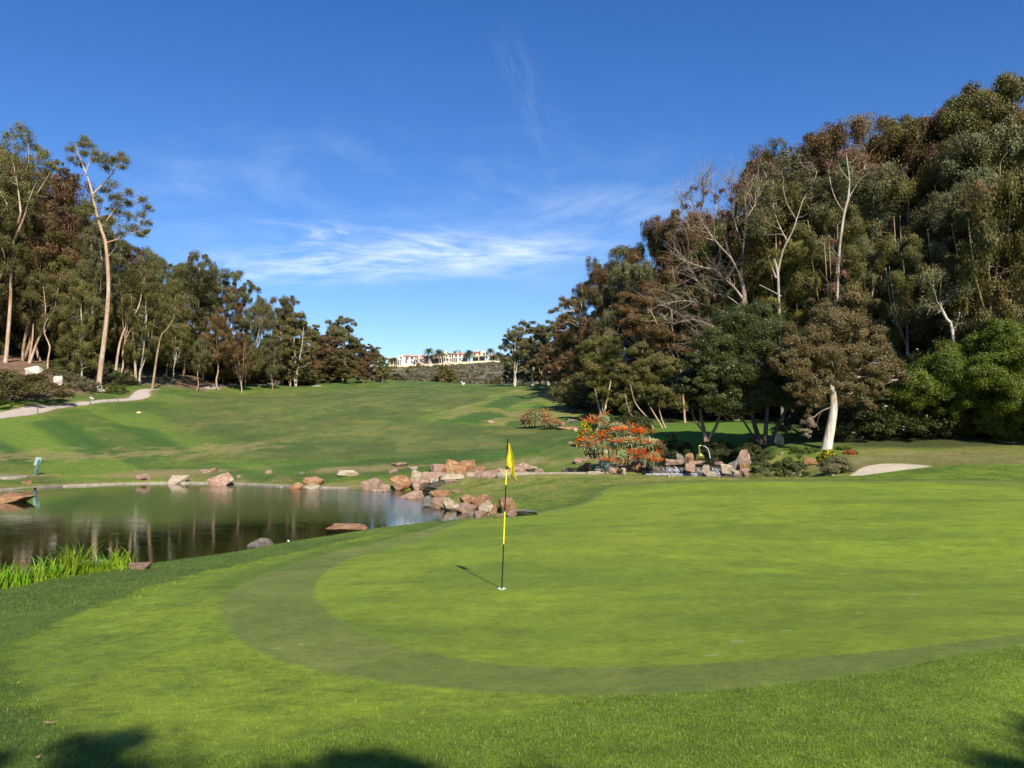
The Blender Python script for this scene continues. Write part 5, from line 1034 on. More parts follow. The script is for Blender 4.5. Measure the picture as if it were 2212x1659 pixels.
# ---------------------------------------------------------------- bird fountain on the cascade
M_bz = mat_plain('green gold bronze', (.30, .27, .05), .35, (.16, .17, .04), 6, 0, .6)
fd = 47.6; b = at(1507, 1001, fd); b.z = TOP_Z - .05; bf = empty('bird_fountain', tuple(b), 'greenish bronze crane statue spouting an arc of water above the cascade', 'fountain')
q = lambda x, y, dy=0.0: np.array([at(x, y, fd).x - b.x, dy, at(x, y, fd).z - b.z])
T_ = MB(); T_.tube([q(1511,986), q(1511,975), q(1510,968), q(1509.5,965)], [.10,.06,.05,.055], 10); T_.tube([q(1509.5,965), q(1511,963), q(1514,962.5), q(1519,963.5)], [.055,.06,.035,.01], 8); T_.obj('neck', M_bz, bf, True)
T_ = MB(); T_.tube([q(1504,993), q(1507,988), q(1512,985), q(1517,988), q(1520,992)], [.05,.16,.24,.18,.04], 12); T_.tube([q(1510,991), q(1510,1001)], [.04,.03], 6); T_.tube([q(1514,991), q(1514,1001)], [.04,.03], 6); T_.obj('body', M_bz, bf, True)
M_spray = mat_plain('falling water', (.62, .65, .68), .25, (.40, .44, .47), 20)
T_ = MB(); T_.tube([q(1519,963.5), q(1523,964), q(1528,968), q(1532,977), q(1534,990)], [.012,.018,.02,.02,.03], 6); T_.obj('water_jet', M_spray, bf, True)
# the cascade: dark wet steps with thin white falls
cs = empty('cascade', tuple(at(1500, 1015, 46.6)), 'low stepped cascade of dark wet stone with thin white water falls', 'waterfall'); c0 = cs.location
g_ = np.random.default_rng(3); m = MB()
for i in range(26):
    vx = 1388 + i * 7.6 + g_.uniform(-2, 2); p = at(vx, 1003, 46.9); wd = g_.uniform(.13, .3)
    m.box((p.x - wd - c0.x, -.35 + g_.uniform(-.1, .1), UP_Z - .4 - c0.z), (p.x + wd - c0.x, .9, TOP_Z - .02 + g_.uniform(-.12, .02) - c0.z))
    m.box((p.x - wd - c0.x, -.75 + g_.uniform(-.1, .1), UP_Z - .4 - c0.z), (p.x + wd - c0.x, -.1, UP_Z + .2 + g_.uniform(-.1, .05) - c0.z))
m.obj('step', R_wet, cs)
m = MB()
for (x0, x1, n_) in [(1436,1462,26), (1466,1482,6), (1500,1512,6), (1536,1548,18), (1404,1432,10), (1560,1568,4)]:
    for k in range(n_):
        vx = g_.uniform(x0, x1); p = at(vx, 1003, 46.4); yy = g_.uniform(-.05, .05); tp = TOP_Z + .01 - g_.uniform(0, .15); bt = UP_Z + g_.uniform(.0, .15); w_ = g_.uniform(.005, .018)
        m.tube([(p.x - c0.x, -.05, tp - c0.z), (p.x - c0.x + g_.normal() * .02, -.48 + yy, tp - .08 - c0.z), (p.x - c0.x + g_.normal() * .04, -.66 + yy, (tp + bt) / 2 - c0.z), (p.x - c0.x + g_.normal() * .05, -.86 + yy, bt - c0.z)], [w_ * .6, w_, w_ * 1.2, w_ * .8], 4)
m.obj('falling_water', M_spray, cs, True)
m = MB()
for k in range(240):
    vx = g_.uniform(1395, 1560); p = at(vx, 1018, 45.6); r_ = abs(g_.normal()) * .03 + .012; v, f = sphere(r_, 6, 4); m.add(v * [2.2, 1.6, .35] + [p.x - c0.x, g_.normal() * .16 - .95 - (.5 if vx < 1440 else 0) * g_.uniform(0, 1), UP_Z + .008 - c0.z], f)
m.obj('foam', M_spray, cs, True)
# lower falls: a little water slipping between the wet rocks
lf_ = empty('waterfall', tuple(at(950, 1050, 43.5)), 'small dark trickle falling over wet rocks into the pond', 'waterfall'); c0 = lf_.location; m = MB()
for k in range(9):
    vx = g_.uniform(930, 962); p = at(vx, 1046, 42.3); w_ = g_.uniform(.004, .010); m.tube([(p.x - c0.x, p.y - c0.y + .5, UP_Z - .1 - c0.z), (p.x - c0.x, p.y - c0.y, UP_Z - .25 - c0.z), (p.x - c0.x + g_.normal() * .05, p.y - c0.y - .25, LOW_Z - c0.z)], w_, 4)
m.obj('falling_water', M_spray, lf_, True)
# ---------------------------------------------------------------- blades, aloes, flower bushes, reeds
def blades(m, base, L, W_, lean, rng, tint=None, nseg=3, curl=.5):
    """many tapered blades in one go; base (n,3), L, W_ arrays, lean (n,3) unit-ish bend direction"""
    n = len(base); a = rng.uniform(0, 6.283, n); side = np.stack([np.cos(a), np.sin(a), 0 * a], 1); t = np.linspace(0, 1, nseg + 1)
    P = base[:, None] + np.array([0, 0, 1.0]) * (L[:, None] * t)[..., None] * (1 - .25 * curl * t[None, :, None] ** 2) + lean[:, None] * (L[:, None] * (t ** 2) * curl)[..., None]
    w_ = W_[:, None] * (1 - t ** 1.6 * .93) * .5
    v = np.stack([P - side[:, None] * w_[..., None], P + side[:, None] * w_[..., None]], 2).reshape(n, -1, 3); k = 2 * (nseg + 1)
    f = np.array([[2 * i, 2 * i + 1, 2 * i + 3, 2 * i + 2] for i in range(nseg)]); F = (np.arange(n)[:, None, None] * k + f[None]).reshape(-1, 4)
    tt = rng.uniform(0, 1, n) if tint is None else tint; m.add(v.reshape(-1, 3), F, np.repeat(tt, nseg))
# reeds: clumps of iris-like blades at the near water edge
L_reed = mat_leaf('iris blades', (.11, .25, .022), (.26, .36, .035), (.50, .48, .10), trans=.45, rough=.4)
rg = np.random.default_rng(12); REEDS = [(8,1280,92,26,.34),(44,1268,72,22,.3),(74,1262,66,20,.28),(112,1258,76,24,.3),(142,1252,92,26,.26),(168,1250,100,16,.22),(200,1248,52,22,.3),(236,1242,60,18,.26),(258,1240,62,16,.2),(-30,1290,90,26,.4),(18,1292,50,22,.34),(92,1272,40,20,.3),(180,1256,38,20,.28),(222,1250,36,18,.22)]
place_ = ['at the left edge of the photo', 'second from the left edge', 'third from the left edge', 'in the middle of the row', 'left of the tallest reeds', 'the tallest, left of the tan boulder', 'in front of the tan boulder', 'right of the tan boulder', 'at the right end of the row', 'mostly outside the left edge', 'short and in front at the left edge', 'short and in front of the middle ones', 'short, in front of the tan boulder', 'short, near the right end']
for (vx, vy, hh, n_, wd), pl in zip(REEDS, place_):
    d = 15.3 + (vx - 0) * .0075; p = at(vx, vy, d); z_ = h1(p.x, p.y); m = MB(); L_ = hh / FPX * d * rg.uniform(.45, 1.08, n_ * 3); n3 = n_ * 3
    bs = np.stack([rg.normal(0, wd * .55, n3), rg.normal(0, wd * .4, n3), np.full(n3, -.08)], 1); ln = np.stack([rg.normal(0, .33, n3), rg.normal(0, .25, n3), 0 * L_], 1)
    blades(m, bs, L_, np.full(n3, .038), ln, rg, np.clip(rg.normal(.35, .22, n3), 0, 1), 5, .8)
    ns = n_ * 5; blades(m, np.stack([rg.normal(0, wd * .7, ns), rg.normal(0, wd * .5, ns), np.full(ns, -.05)], 1), rg.uniform(.08, .24, ns), np.full(ns, .02), np.stack([rg.normal(0, .9, ns), rg.normal(0, .7, ns), 0 * np.ones(ns)], 1), rg, rg.uniform(.6, 1, ns), 3, .9)
    o = m.obj('reed_clump', L_reed); o.location = (p.x, p.y, z_); tag(o, 'green sword shaped reeds, ' + pl, 'reeds', 'reed clumps on the near bank')
# torch aloes
L_aloe = mat_leaf('aloe leaves', (.13, .19, .085), (.22, .26, .12), (.34, .26, .13), trans=.1, rough=.45)
M_torch = mat_leaf('aloe flowers', (.76, .15, .025), (.88, .28, .05), (.62, .09, .03), trans=.25)
M_torch2 = mat_leaf('dry aloe flowers', (.35, .16, .06), (.45, .22, .08), (.5, .3, .14), trans=.2)
L_agave = mat_leaf('blue agave leaves', (.13, .19, .19), (.19, .25, .25), (.25, .30, .28), trans=.05)
def rosette(seed, n_, L, W_, name='rosette', mt=None, up=.55):
    rng = np.random.default_rng(seed); m = MB()
    for i in range(n_):
        a = i * 2.39996; el = .15 + 1.15 * (i / n_) * up * 1.5; l = L * rng.uniform(.8, 1.1) * (1 - .3 * i / n_); t = np.linspace(0, 1, 6); out_ = l * (t * math.cos(el)); z = l * (t * math.sin(el) + .25 * np.sin(t * 2.6) - .28 * t ** 3)
        c = np.stack([out_ * math.cos(a), out_ * math.sin(a), z], 1); sd = np.array([-math.sin(a), math.cos(a), 0]); w_ = W_ * (1 - t) ** .7 * .5 + .002
        v = np.vstack([c - sd * w_[:, None] + [0, 0, .25 * W_], c - [0, 0, .12 * W_], c + sd * w_[:, None] + [0, 0, .25 * W_]]); F = [[r_ * 6 + k, r_ * 6 + k + 1, (r_ + 1) * 6 + k + 1, (r_ + 1) * 6 + k] for r_ in range(2) for k in range(5)]; m.add(v, F, rng.uniform(0, 1))
    return m.mesh(name, [mt or L_aloe], True)
def torch(seed, H_, r_, mt):
    rng = np.random.default_rng(seed); m = MB(); m.tube([(0, 0, 0), (.01, 0, H_ * .5), (0, .01, H_ * .6)], .012, 5, .9); n_ = 90; t = rng.uniform(0, 1, n_); a = rng.uniform(0, 6.28, n_); rad = r_ * (1 - t * .75); z = H_ * (.5 + .5 * t)
    C = np.stack([rad * np.cos(a) * .6, rad * np.sin(a) * .6, z], 1); d = np.stack([np.cos(a), np.sin(a), -.9 + t * 1.6], 1); d /= np.linalg.norm(d, axis=1, keepdims=True); sd = np.stack([-np.sin(a), np.cos(a), 0 * a], 1) * .009; e = C + d * .055 * (1 - .4 * t)[:, None]
    v = np.stack([C - sd, C + sd, e + sd * .8, e - sd * .8], 1).reshape(-1, 3); m.add(v, np.arange(n_ * 4).reshape(n_, 4), np.repeat(rng.uniform(0, .7), n_)); v, f = sphere(1, 8, 8); m.add(v * [r_ * .55, r_ * .55, H_ * .27] + [0, 0, H_ * .74], f, .3)
    M2 = MB(); n0 = np.vstack(m.v)
    f4 = np.vstack(m.f4); f3 = np.vstack(m.f3); t4 = np.concatenate(m.t4); t3 = np.concatenate(m.t3)
    for dx, dy, sc_ in ((0, 0, 1), (.34, .08, .9), (-.26, -.22, .8), (.1, -.36, .75), (-.34, .2, .85), (.5, -.3, .8), (-.6, -.1, .75), (.25, .45, .9)):
        v = n0 * sc_; v = v + np.array([dx, dy, 0]) * 1.9 * (v[:, 2:3] / H_); M2.add(v, f4, t4); M2.add(v, f3, t3)
    return M2.mesh('flower_spike', [mt], False)
ROS = [rosette(s, 24, .42, .06) for s in (1, 2, 3)]; TOR = [torch(s, .42, .055, M_torch) for s in (1, 2, 3)]; TOD = [torch(s, .5, .05, M_torch2) for s in (4, 5)]
def aloe_bush(cx, base, d, blobs, n_r, n_t, label, name='aloe_bush', torches=TOR, sc=1.0, face=.15, seed=1, ts=1.0):
    """dome of rosettes with torch flowers; blobs = (x, y, rx, rz in view units, depth offset)"""
    rng = np.random.default_rng(seed); b = at(cx, base, d); b.z = h1(b.x, b.y); e = empty(name, tuple(b), label, 'aloe'); px_ = d / FPX; m = MB(); pts = []
    for i in range(max(n_r, n_t)):
        bl = blobs[rng.choice(len(blobs), p=np.array([q[2] * q[3] for q in blobs]) / sum(q[2] * q[3] for q in blobs))]; c = at(bl[0], bl[1], d); a = rng.uniform(0, 6.283); el = math.asin(rng.uniform(-.5, .95)) if rng.uniform() < .6 else rng.uniform(-.6, 1.1)
        if math.sin(a) > .35: a = -a
        u = np.array([math.cos(el) * math.cos(a), math.cos(el) * math.sin(a), math.sin(el)]); p = np.array([c.x, c.y + bl[4], c.z]) + u * np.array([bl[2] * px_, bl[2] * px_ * .75, bl[3] * px_]); pts.append((p, u))
    for i in range(n_r):
        p, u = pts[i]; o = bpy.data.objects.new('rosette', ROS[i % 3]); link(o, e); o.location = p - np.array(b); s_ = rng.uniform(.8, 1.25) * sc; o.scale = (s_, s_, s_); v = Vector(u * .8 + [0, 0, .45]); q = v.to_track_quat('Z', 'Y'); o.rotation_mode = 'QUATERNION'; o.rotation_quaternion = q
        gz = h1(p[0], p[1]); q0 = p - np.array(b); m.tube([(q0[0] * .9, q0[1] * .5 + .4, max(gz - b.z, q0[2] - .7)), (q0[0] * .97, q0[1] * .8 + .1, q0[2] - .3), tuple(q0)], [.035, .03, .025], 5)
    m.obj('stem', B_dark, e, True)
    for i in range(n_t):
        p, u = pts[i if rng.uniform() < .7 else rng.integers(len(pts))]; o = bpy.data.objects.new('flower_spike', torches[i % len(torches)]); link(o, e); s_ = rng.uniform(.85, 1.25) * sc * ts; o.scale = (s_, s_, s_); o.location = p - np.array(b) + u * .14 + rng.normal(0, .08, 3); v = Vector(u * .35 + [0, 0, 1.0]); o.rotation_mode = 'QUATERNION'; o.rotation_quaternion = v.to_track_quat('Z', 'Y')
    return e
aloe_bush(1345, 1000, 46.0, [(1345,962,46,34,0),(1300,956,36,24,.4),(1385,970,34,34,-.2),(1408,985,16,28,-.4),(1330,985,34,16,-.3),(1372,992,30,12,-.4),(1288,962,30,16,0),(1330,936,42,12,.8),(1375,940,36,14,.8)], 98, 98, 'big mound of torch aloes covered with orange red flower spikes', sc=1.15, seed=2, ts=.50)
aloe_bush(1160, 922, 78, [(1155,908,22,12,0),(1140,912,10,8,0),(1168,905,14,12,.4)], 30, 34, 'clump of pale aloes with dry brownish spikes on the fairway edge', torches=TOD, sc=1.4, seed=3, ts=.6)
aloe_bush(1190, 926, 76, [(1190,915,15,8,0),(1182,912,9,8,0),(1200,918,8,6,0)], 26, 26, 'small clump of orange flowering aloes right of the dry ones', sc=1.1, seed=4, ts=.45)
aloe_bush(1300, 905, 62, [(1300,908,20,6,0),(1285,914,14,5,0)], 18, 2, 'pale green aloe clump without flowers behind the big mound', sc=1.3, seed=5)
ag = rosette(9, 30, .75, .11, 'agave leaves', L_agave, 1.0); g = at(1306, 977, 46.2); g.z = h1(g.x, g.y - .8); o = link(bpy.data.objects.new('agave', ag)); o.location = (g.x, g.y - 1.0, g.z); o.scale = (1.3, 1.3, 1.5); tag(o, 'blue grey agave rosette in front of the big aloe mound', 'agave')
# flowering and plain bushes
def flower_bush(cx, base, top, wv, d, leafm, fm, nf, label, seed, name='flower_bush', cat='bush', leaf=.085, fs=.045):
    T = Tree(seed); g = T.rng; px_ = d / FPX; p = at(cx, base, d); p.z = h1(p.x, p.y); h_ = at(cx, top, d).z - p.z; R_ = wv * px_ / 2; T.leader([(0, 0, -.1), (.02, 0, h_ * .25), (0, .02, h_ * .5)], .03, .015, 5); n = 30
    P = []
    for i in range(n):
        a = i * 2.39996; q = math.sqrt((i + .5) / n); zt = h_ * math.sqrt(max(0, 1 - q * q)) * .88; c = np.array([q * R_ * math.cos(a), q * R_ * .8 * math.sin(a), max(zt * g.uniform(.5, 1), .06)]); T.clump(c, min(R_, h_) * g.uniform(.22, .38), nsub=6, per=80, leaf=leaf, droop=0, branch=(i % 4 == 0), ctr=(0, 0, 0)); P.append(c)
    tr, cr = T.meshes(name, B_dark, leafm); e = empty(name, tuple(p), label, cat); link(bpy.data.objects.new('stem', tr), e); link(bpy.data.objects.new('foliage', cr), e)
    if fm is not None:
        m = MB(); n2 = nf; a = g.uniform(0, 6.28, n2); el = np.arcsin(g.uniform(-.05, 1, n2)); C = np.stack([np.cos(el) * np.cos(a) * R_, -np.abs(np.cos(el) * np.sin(a)) * R_ * .8 * np.where(g.uniform(size=n2) < .8, 1, -1), np.sin(el) * h_ * .95], 1) * g.uniform(.92, 1.06, (n2, 1)); v, f = leaf_quads(C, fs, 0, g, .9); m.add(v, f, g.uniform(0, 1, n2)); v, f = leaf_quads(C, fs, 0, g, .9); m.add(v, f, .4); m.obj('blossom', fm, e)['kind'] = 'stuff'
    return e
M_yf = mat_leaf('yellow petals', (.80, .60, .03), (.85, .68, .05), (.75, .5, .03), trans=.2); M_rf = mat_leaf('red petals', (.70, .06, .04), (.75, .12, .06), (.8, .2, .12), trans=.2); M_pf = mat_leaf('purple petals', (.22, .06, .28), (.3, .1, .35), (.35, .15, .4), trans=.2)
L_rus = mat_leaf('bush leaves with rusty tips', (.050, .075, .020), (.085, .095, .028), (.22, .11, .04), trans=.2)
flower_bush(1264, 934, 909, 36, 55, L_bright, M_yf, 260, 'yellow flowering bush left of the big aloe mound', 101, fs=.07)
flower_bush(1789, 1000, 972, 44, 44, L_bright, M_yf, 170, 'yellow flowering bush at the foot of the white paperbark trunk', 102, fs=.06)
flower_bush(1836, 986, 972, 28, 46, L_bright, M_rf, 200, 'small bed of red flowers right of the yellow bush', 103, fs=.07)
flower_bush(1339, 998, 986, 16, 43.5, L_olive, M_pf, 60, 'tiny purple flowering plant under the big aloe mound', 104, fs=.06)
flower_bush(1655, 1026, 966, 72, 41.0, L_rus, None, 0, 'rusty green bush hanging over the right side of the stream pool', 105)
flower_bush(1712, 1024, 972, 66, 41.6, L_rus, None, 0, 'rusty green bush between the first and the red boulder', 106)
flower_bush(1806, 1028, 982, 72, 39.6, L_shrub, None, 0, 'grey twiggy bush at the left end of the sand bunker', 107)
flower_bush(1680, 1028, 1006, 34, 40.6, L_bright, None, 0, 'low fresh green plant between the two rusty bushes', 108)
flower_bush(1738, 982, 965, 66, 47.5, L_bright, None, 0, 'low green hedge plant left of the white paperbark trunk', 109)
flower_bush(1820, 982, 964, 34, 47.5, L_bright, None, 0, 'low green plant right of the white paperbark trunk', 110)
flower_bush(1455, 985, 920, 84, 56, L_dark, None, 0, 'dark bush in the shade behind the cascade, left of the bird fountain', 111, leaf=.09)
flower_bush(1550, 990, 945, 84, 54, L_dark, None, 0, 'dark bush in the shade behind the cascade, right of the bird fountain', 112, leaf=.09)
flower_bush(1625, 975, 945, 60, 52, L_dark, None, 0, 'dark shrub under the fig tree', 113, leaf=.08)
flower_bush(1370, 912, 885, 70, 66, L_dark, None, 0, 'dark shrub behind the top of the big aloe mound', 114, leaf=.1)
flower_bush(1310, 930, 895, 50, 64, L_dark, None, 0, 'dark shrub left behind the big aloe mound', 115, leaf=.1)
# ---------------------------------------------------------------- real blades of grass
rg = np.random.default_rng(99)
def ground_colour(x, y):
    """nearest colour of the ground sheet"""
    r_ = np.hypot(x, y); th = np.arctan2(x, y); i = np.clip(np.searchsorted(GR, r_), 0, len(GR) - 1); j = np.clip(np.searchsorted(GT[:652], th), 0, len(GT) - 1); return GC.reshape(len(GR), len(GT), 3)[i, j]
def grass_patch(name, x, y, L, W_, label, bend=.5, mixc=1.12):
    z = H(x, y); n = len(x); c = ground_colour(x, y); a = rg.uniform(0, 6.283, n); L_ = L * rg.uniform(.5, 1.3, n); ln = rg.normal(0, bend, (n, 2)); w_ = W_ * rg.uniform(.6, 1.3, n)
    b0 = np.stack([x - np.cos(a) * w_ / 2, y - np.sin(a) * w_ / 2, z - .004], 1); b1 = np.stack([x + np.cos(a) * w_ / 2, y + np.sin(a) * w_ / 2, z - .004], 1); tp = np.stack([x + ln[:, 0] * L_, y + ln[:, 1] * L_, z + L_], 1)
    v = np.stack([b0, b1, tp], 1).reshape(-1, 3); me = bpy.data.meshes.new(name); me.vertices.add(len(v)); me.vertices.foreach_set('co', v.ravel()); me.loops.add(3 * n); me.loops.foreach_set('vertex_index', np.arange(3 * n).astype(np.int32)); me.polygons.add(n); me.polygons.foreach_set('loop_start', (np.arange(n) * 3).astype(np.int32))
    c = c * rg.uniform(.45, 1.6, (n, 1)) * np.where(rg.uniform(size=(n, 1)) < .06, np.array([2.0, 1.6, 1.6]), 1.0) * mixc; ca = np.c_[np.repeat(c, 3, 0), np.ones(3 * n)]; at2 = me.attributes.new('ground_colour', 'FLOAT_COLOR', 'POINT'); at2.data.foreach_set('color', ca.ravel().astype(np.float32)); me.materials.append(M_blade); me.update(calc_edges=True); return tag(link(bpy.data.objects.new(name, me)), label, 'grass', kind='stuff')
def mat_blade():
    m, k, b, o = new_mat('grass blades'); a = k.n('ShaderNodeAttribute', attribute_name='ground_colour'); set_in(k, b, 'Base Color', a.outputs['Color']); set_in(k, b, 'Roughness', .55); tr = k.n('ShaderNodeBsdfTranslucent', ins={0: a.outputs['Color']}); mx = k.n('ShaderNodeMixShader', ins={0: .35, 1: b.outputs[0], 2: tr.outputs[0]}); k.t.links.new(mx.outputs[0], o.inputs[0]); return m
M_blade = mat_blade()
def scatter(n, d0_, d1_, xr, test):
    d = np.exp(rg.uniform(math.log(d0_), math.log(d1_), n)); u = rg.uniform(-xr, xr, n); x = u * d; y = d; k = test(x, y); return x[k], y[k]
clumpy = lambda x, y, s, lo: fbm(x / s, y / s, 55, 4) > lo
x, y = scatter(260000, 3.6, 11, .72, lambda x, y: (poly_sd(x, y, OUTER) < -.02)); k = rg.uniform(size=len(x)) < np.where(poly_sd(x, y, APRON) > 0, .14, 1.0)
grass_patch('fringe_grass', x[k], y[k], .017, .0045, 'longer mown grass round the green in the foreground')
x, y = scatter(150000, 11, 34, .72, lambda x, y: (poly_sd(x, y, OUTER) < -.05) & (poly_sd(x, y, POND) < -.25) & (poly_sd(x, y, APRON) < .3)); grass_patch('bank_grass', x, y, .035, .008, 'grass along the near bank of the pond')
x, y = scatter(120000, 29, 50, .78, lambda x, y: (poly_sd(x, y, OUTER) < 0) & (poly_sd(x, y, POND) < -.3) & (poly_sd(x, y, STREAM) < -.2) & (poly_sd(x, y, TOPPOOL) < -.2) & (poly_sd(x, y, BUNKER) < -.1) & clumpy(x, y, 1.5, .42)); grass_patch('rough_tufts', x, y, .055, .014, 'tufty rough grass on the mound and the banks', mixc=1.1)
x, y = scatter(110000, 47, 62, .75, lambda x, y: (poly_sd(x, y, POND) < -.5) & (x < 8) & clumpy(x, y, 2.5, .45)); grass_patch('dry_bank_grass', x, y, .06, .022, 'dry tufty grass on the far bank of the pond', mixc=1.1)
# ---------------------------------------------------------------- houses on the hill
M_w = {'white': mat_plain('white stucco', (.62, .59, .54), .9, (.56, .53, .48), .4), 'cream': mat_plain('cream stucco', (.55, .46, .32), .9, (.50, .42, .29), .4), 'pink': mat_plain('rosy stucco', (.48, .35, .27), .9, None, .4), 'tan': mat_plain('tan stucco', (.38, .28, .20), .9, None, .4)}
M_tile = {'o': mat_plain('orange roof tiles', (.48, .20, .10), .9, (.36, .14, .07), 1.5, .3), 'r': mat_plain('red roof tiles', (.38, .07, .06), .9, (.28, .05, .04), 1.5, .3), 'b': mat_plain('brown roof tiles', (.20, .12, .08), .9, None, 1.5, .3)}
M_glass = mat_plain('dark window glass', (.03, .035, .045), .12, (.05, .055, .06), .5); M_trim = mat_plain('pale trim', (.58, .54, .47), .8)
def hip(m, x0, x1, y0, y1, z, h_, ov=.5):
    x0 -= ov; x1 += ov; y0 -= ov; y1 += ov; r_ = min(x1 - x0, y1 - y0) / 2
    if x1 - x0 >= y1 - y0: a, b = (x0 + r_, (y0 + y1) / 2, z + h_), (x1 - r_, (y0 + y1) / 2, z + h_)
    else: a, b = ((x0 + x1) / 2, y0 + r_, z + h_), ((x0 + x1) / 2, y1 - r_, z + h_)
    v = [(x0, y0, z), (x1, y0, z), (x1, y1, z), (x0, y1, z), a, b, (x0, y0, z - .25), (x1, y0, z - .25), (x1, y1, z - .25), (x0, y1, z - .25)]
    m.add(v, [(6, 7, 1, 0), (7, 8, 2, 1), (8, 9, 3, 2), (9, 6, 0, 3), (9, 8, 7, 6)])
    if x1 - x0 >= y1 - y0: m.add(v, [(0, 1, 5, 4), (2, 3, 4, 5)]); m.add(v, [(3, 0, 4), (1, 2, 5)])
    else: m.add(v, [(1, 2, 5, 4), (3, 0, 4, 5)]); m.add(v, [(0, 1, 4), (2, 3, 5)])
def house(vx0, vx1, vbase, vtop, d, wall, tile, label, chim=None, wing=None, porch=None, arch=None, seed=1):
    a = at(vx0, vbase, d); b = at(vx1, vbase, d); Wd = b.x - a.x; e = empty('house', (a.x, d, a.z), label, 'house', 'houses along the hilltop'); z1 = at(vx0, vtop, d).z - a.z; rh = max(1.2, z1 * .2); zh = z1 - rh; Dp = 11.0
    m = MB(); m.box((0, 0, -1.5), (Wd, Dp, zh)); 
    if wing:                                          # (from, to, height share) a projecting block with a curved gable
        w0, w1, hs = wing; zw = zh * hs; m.box((Wd * w0, -2.2, -1.5), (Wd * w1, -.003, zw)); n = 9; t = np.linspace(0, np.pi, n); cx_ = Wd * (w0 + w1) / 2; rx = Wd * (w1 - w0) / 2; pr = [(cx_ - rx * math.cos(q), zw + 1.0 * math.sin(q)) for q in t]
        v = [(x, -2.2, z) for x, z in pr] + [(cx_, -2.2, zw)] + [(x, -.5, z) for x, z in pr] + [(cx_, -.5, zw)]; F = [[i, i + 1, n] for i in range(n - 1)] + [[n + 1 + i + 1, n + 1 + i, 2 * n + 1] for i in range(n - 1)]; m.add(v, F); m.add(v, [[i + 1, i, n + 1 + i, n + 2 + i] for i in range(n - 1)])
    m.obj('wall', M_w[wall], e); m = MB(); hip(m, 0, Wd, 0, Dp, zh, rh); rf = m.obj('roof', M_tile[tile], e)
    for c in (chim or []):
        m = MB(); m.box((Wd * c - .6, Dp * .4, zh), (Wd * c + .6, Dp * .4 + 1.2, z1 + .3)); m.box((Wd * c - .8, Dp * .4 - .2, z1 + .3), (Wd * c + .8, Dp * .4 + 1.4, z1 + .6)); m.tube([(Wd * c, Dp * .4 + .6, z1 + .6), (Wd * c, Dp * .4 + .6, z1 + .9), (Wd * c, Dp * .4 + .6, z1 + 1.1)], [.55, .5, .1], 8); m.obj('chimney', M_trim, rf)
    g = random.Random(seed); nw = max(3, int(Wd / 3.2))
    for fl, zc in ((0, zh * .18), (1, zh * .62)):
        for i in range(nw):
            xc = Wd * (i + .5) / nw + g.uniform(-.3, .3); inw = wing and wing[0] * Wd < xc < wing[1] * Wd; yf = -2.2 if inw else 0
            if inw and zc + 1.8 > zh * wing[2]: continue
            ww = g.choice([.55, .7, .9]); hh = 1.7 if fl else g.choice([1.6, 2.2]); 
            if porch and fl == 0 and porch[0] * Wd < xc < porch[1] * Wd: continue
            f = MB(); f.box((xc - ww - .15, yf - .10, zc - .15), (xc + ww + .15, yf + .05, zc)); f.box((xc - ww - .15, yf - .10, zc + hh), (xc + ww + .15, yf + .05, zc + hh + .15)); f.box((xc - ww - .15, yf - .10, zc + .003), (xc - ww, yf + .05, zc + hh - .003)); f.box((xc + ww, yf - .10, zc + .003), (xc + ww + .15, yf + .05, zc + hh - .003)); f.box((xc - .05, yf - .08, zc + .003), (xc + .05, yf - .01, zc + hh - .003)); fo = f.obj('window', M_trim, e)
            q = MB(); q.box((xc - ww + .002, yf - .04, zc + .003), (xc + ww - .002, yf - .015, zc + hh - .003)); q.obj('pane', M_glass, fo)
    if porch:
        m = MB(); x0, x1 = porch[0] * Wd, porch[1] * Wd; n = max(2, int((x1 - x0) / 3.5)); yp = -5.2 if wing else -3
        m.box((x0 - .3, yp - .2, zh * .48), (x1 + .3, (-2.22 if wing else -.02), zh * .48 + .5))
        for i in range(n + 1): xx = x0 + (x1 - x0) * i / n; m.box((xx - .22, yp, -1.5), (xx + .22, yp + .44, zh * .48 - .003))
        m.obj('porch', M_w[wall], e); m = MB(); m.box((x0 + .2, (-2.3 if wing else -.08), 0), (x1 - .2, (-2.24 if wing else -.03), zh * .42)); m.obj('porch_door', M_glass, e)
    return e
house(838,858,790,771,512,'cream','o','low cream house at the left end of the row, half behind trees and palms', seed=1)
house(861,896,787.5,765,505,'white','o','white house with an orange tiled roof, left of the tall pair of palms', chim=[.68], wing=(0,.30,1.0), porch=(.02,.22), seed=2)
house(897,924,786,765.5,500,'pink','r','rosy house with a dark red roof, left of the tallest palm', chim=[.45], wing=(.22,.62,.96), seed=3)
house(931,953,785,763,503,'tan','b','brown tan house between the two tall palms', porch=(.1,.9), seed=4)
house(955,976,783.5,760,498,'cream','b','cream house with arched gables right of the second palm', chim=[.3], wing=(.1,.55,1.0), porch=(.0,.4), seed=5)
house(979,1008,782,760.5,500,'white','o','white house with a flat orange roof and a square chimney', chim=[.28], wing=None, porch=(.02,.32), seed=6)
house(1021,1052,780,757,500,'cream','r','large cream house with a bright red roof and a colonnade', chim=[.35], wing=(.55,.95,.98), porch=(0,.9), seed=7)
house(1057,1075,781,763,506,'cream','o','cream house partly behind palms right of the red roofed one', seed=8)
house(1079,1098,783,765,502,'white','b','white house at the right end, half behind the pale trees', porch=(0,.6), seed=9)
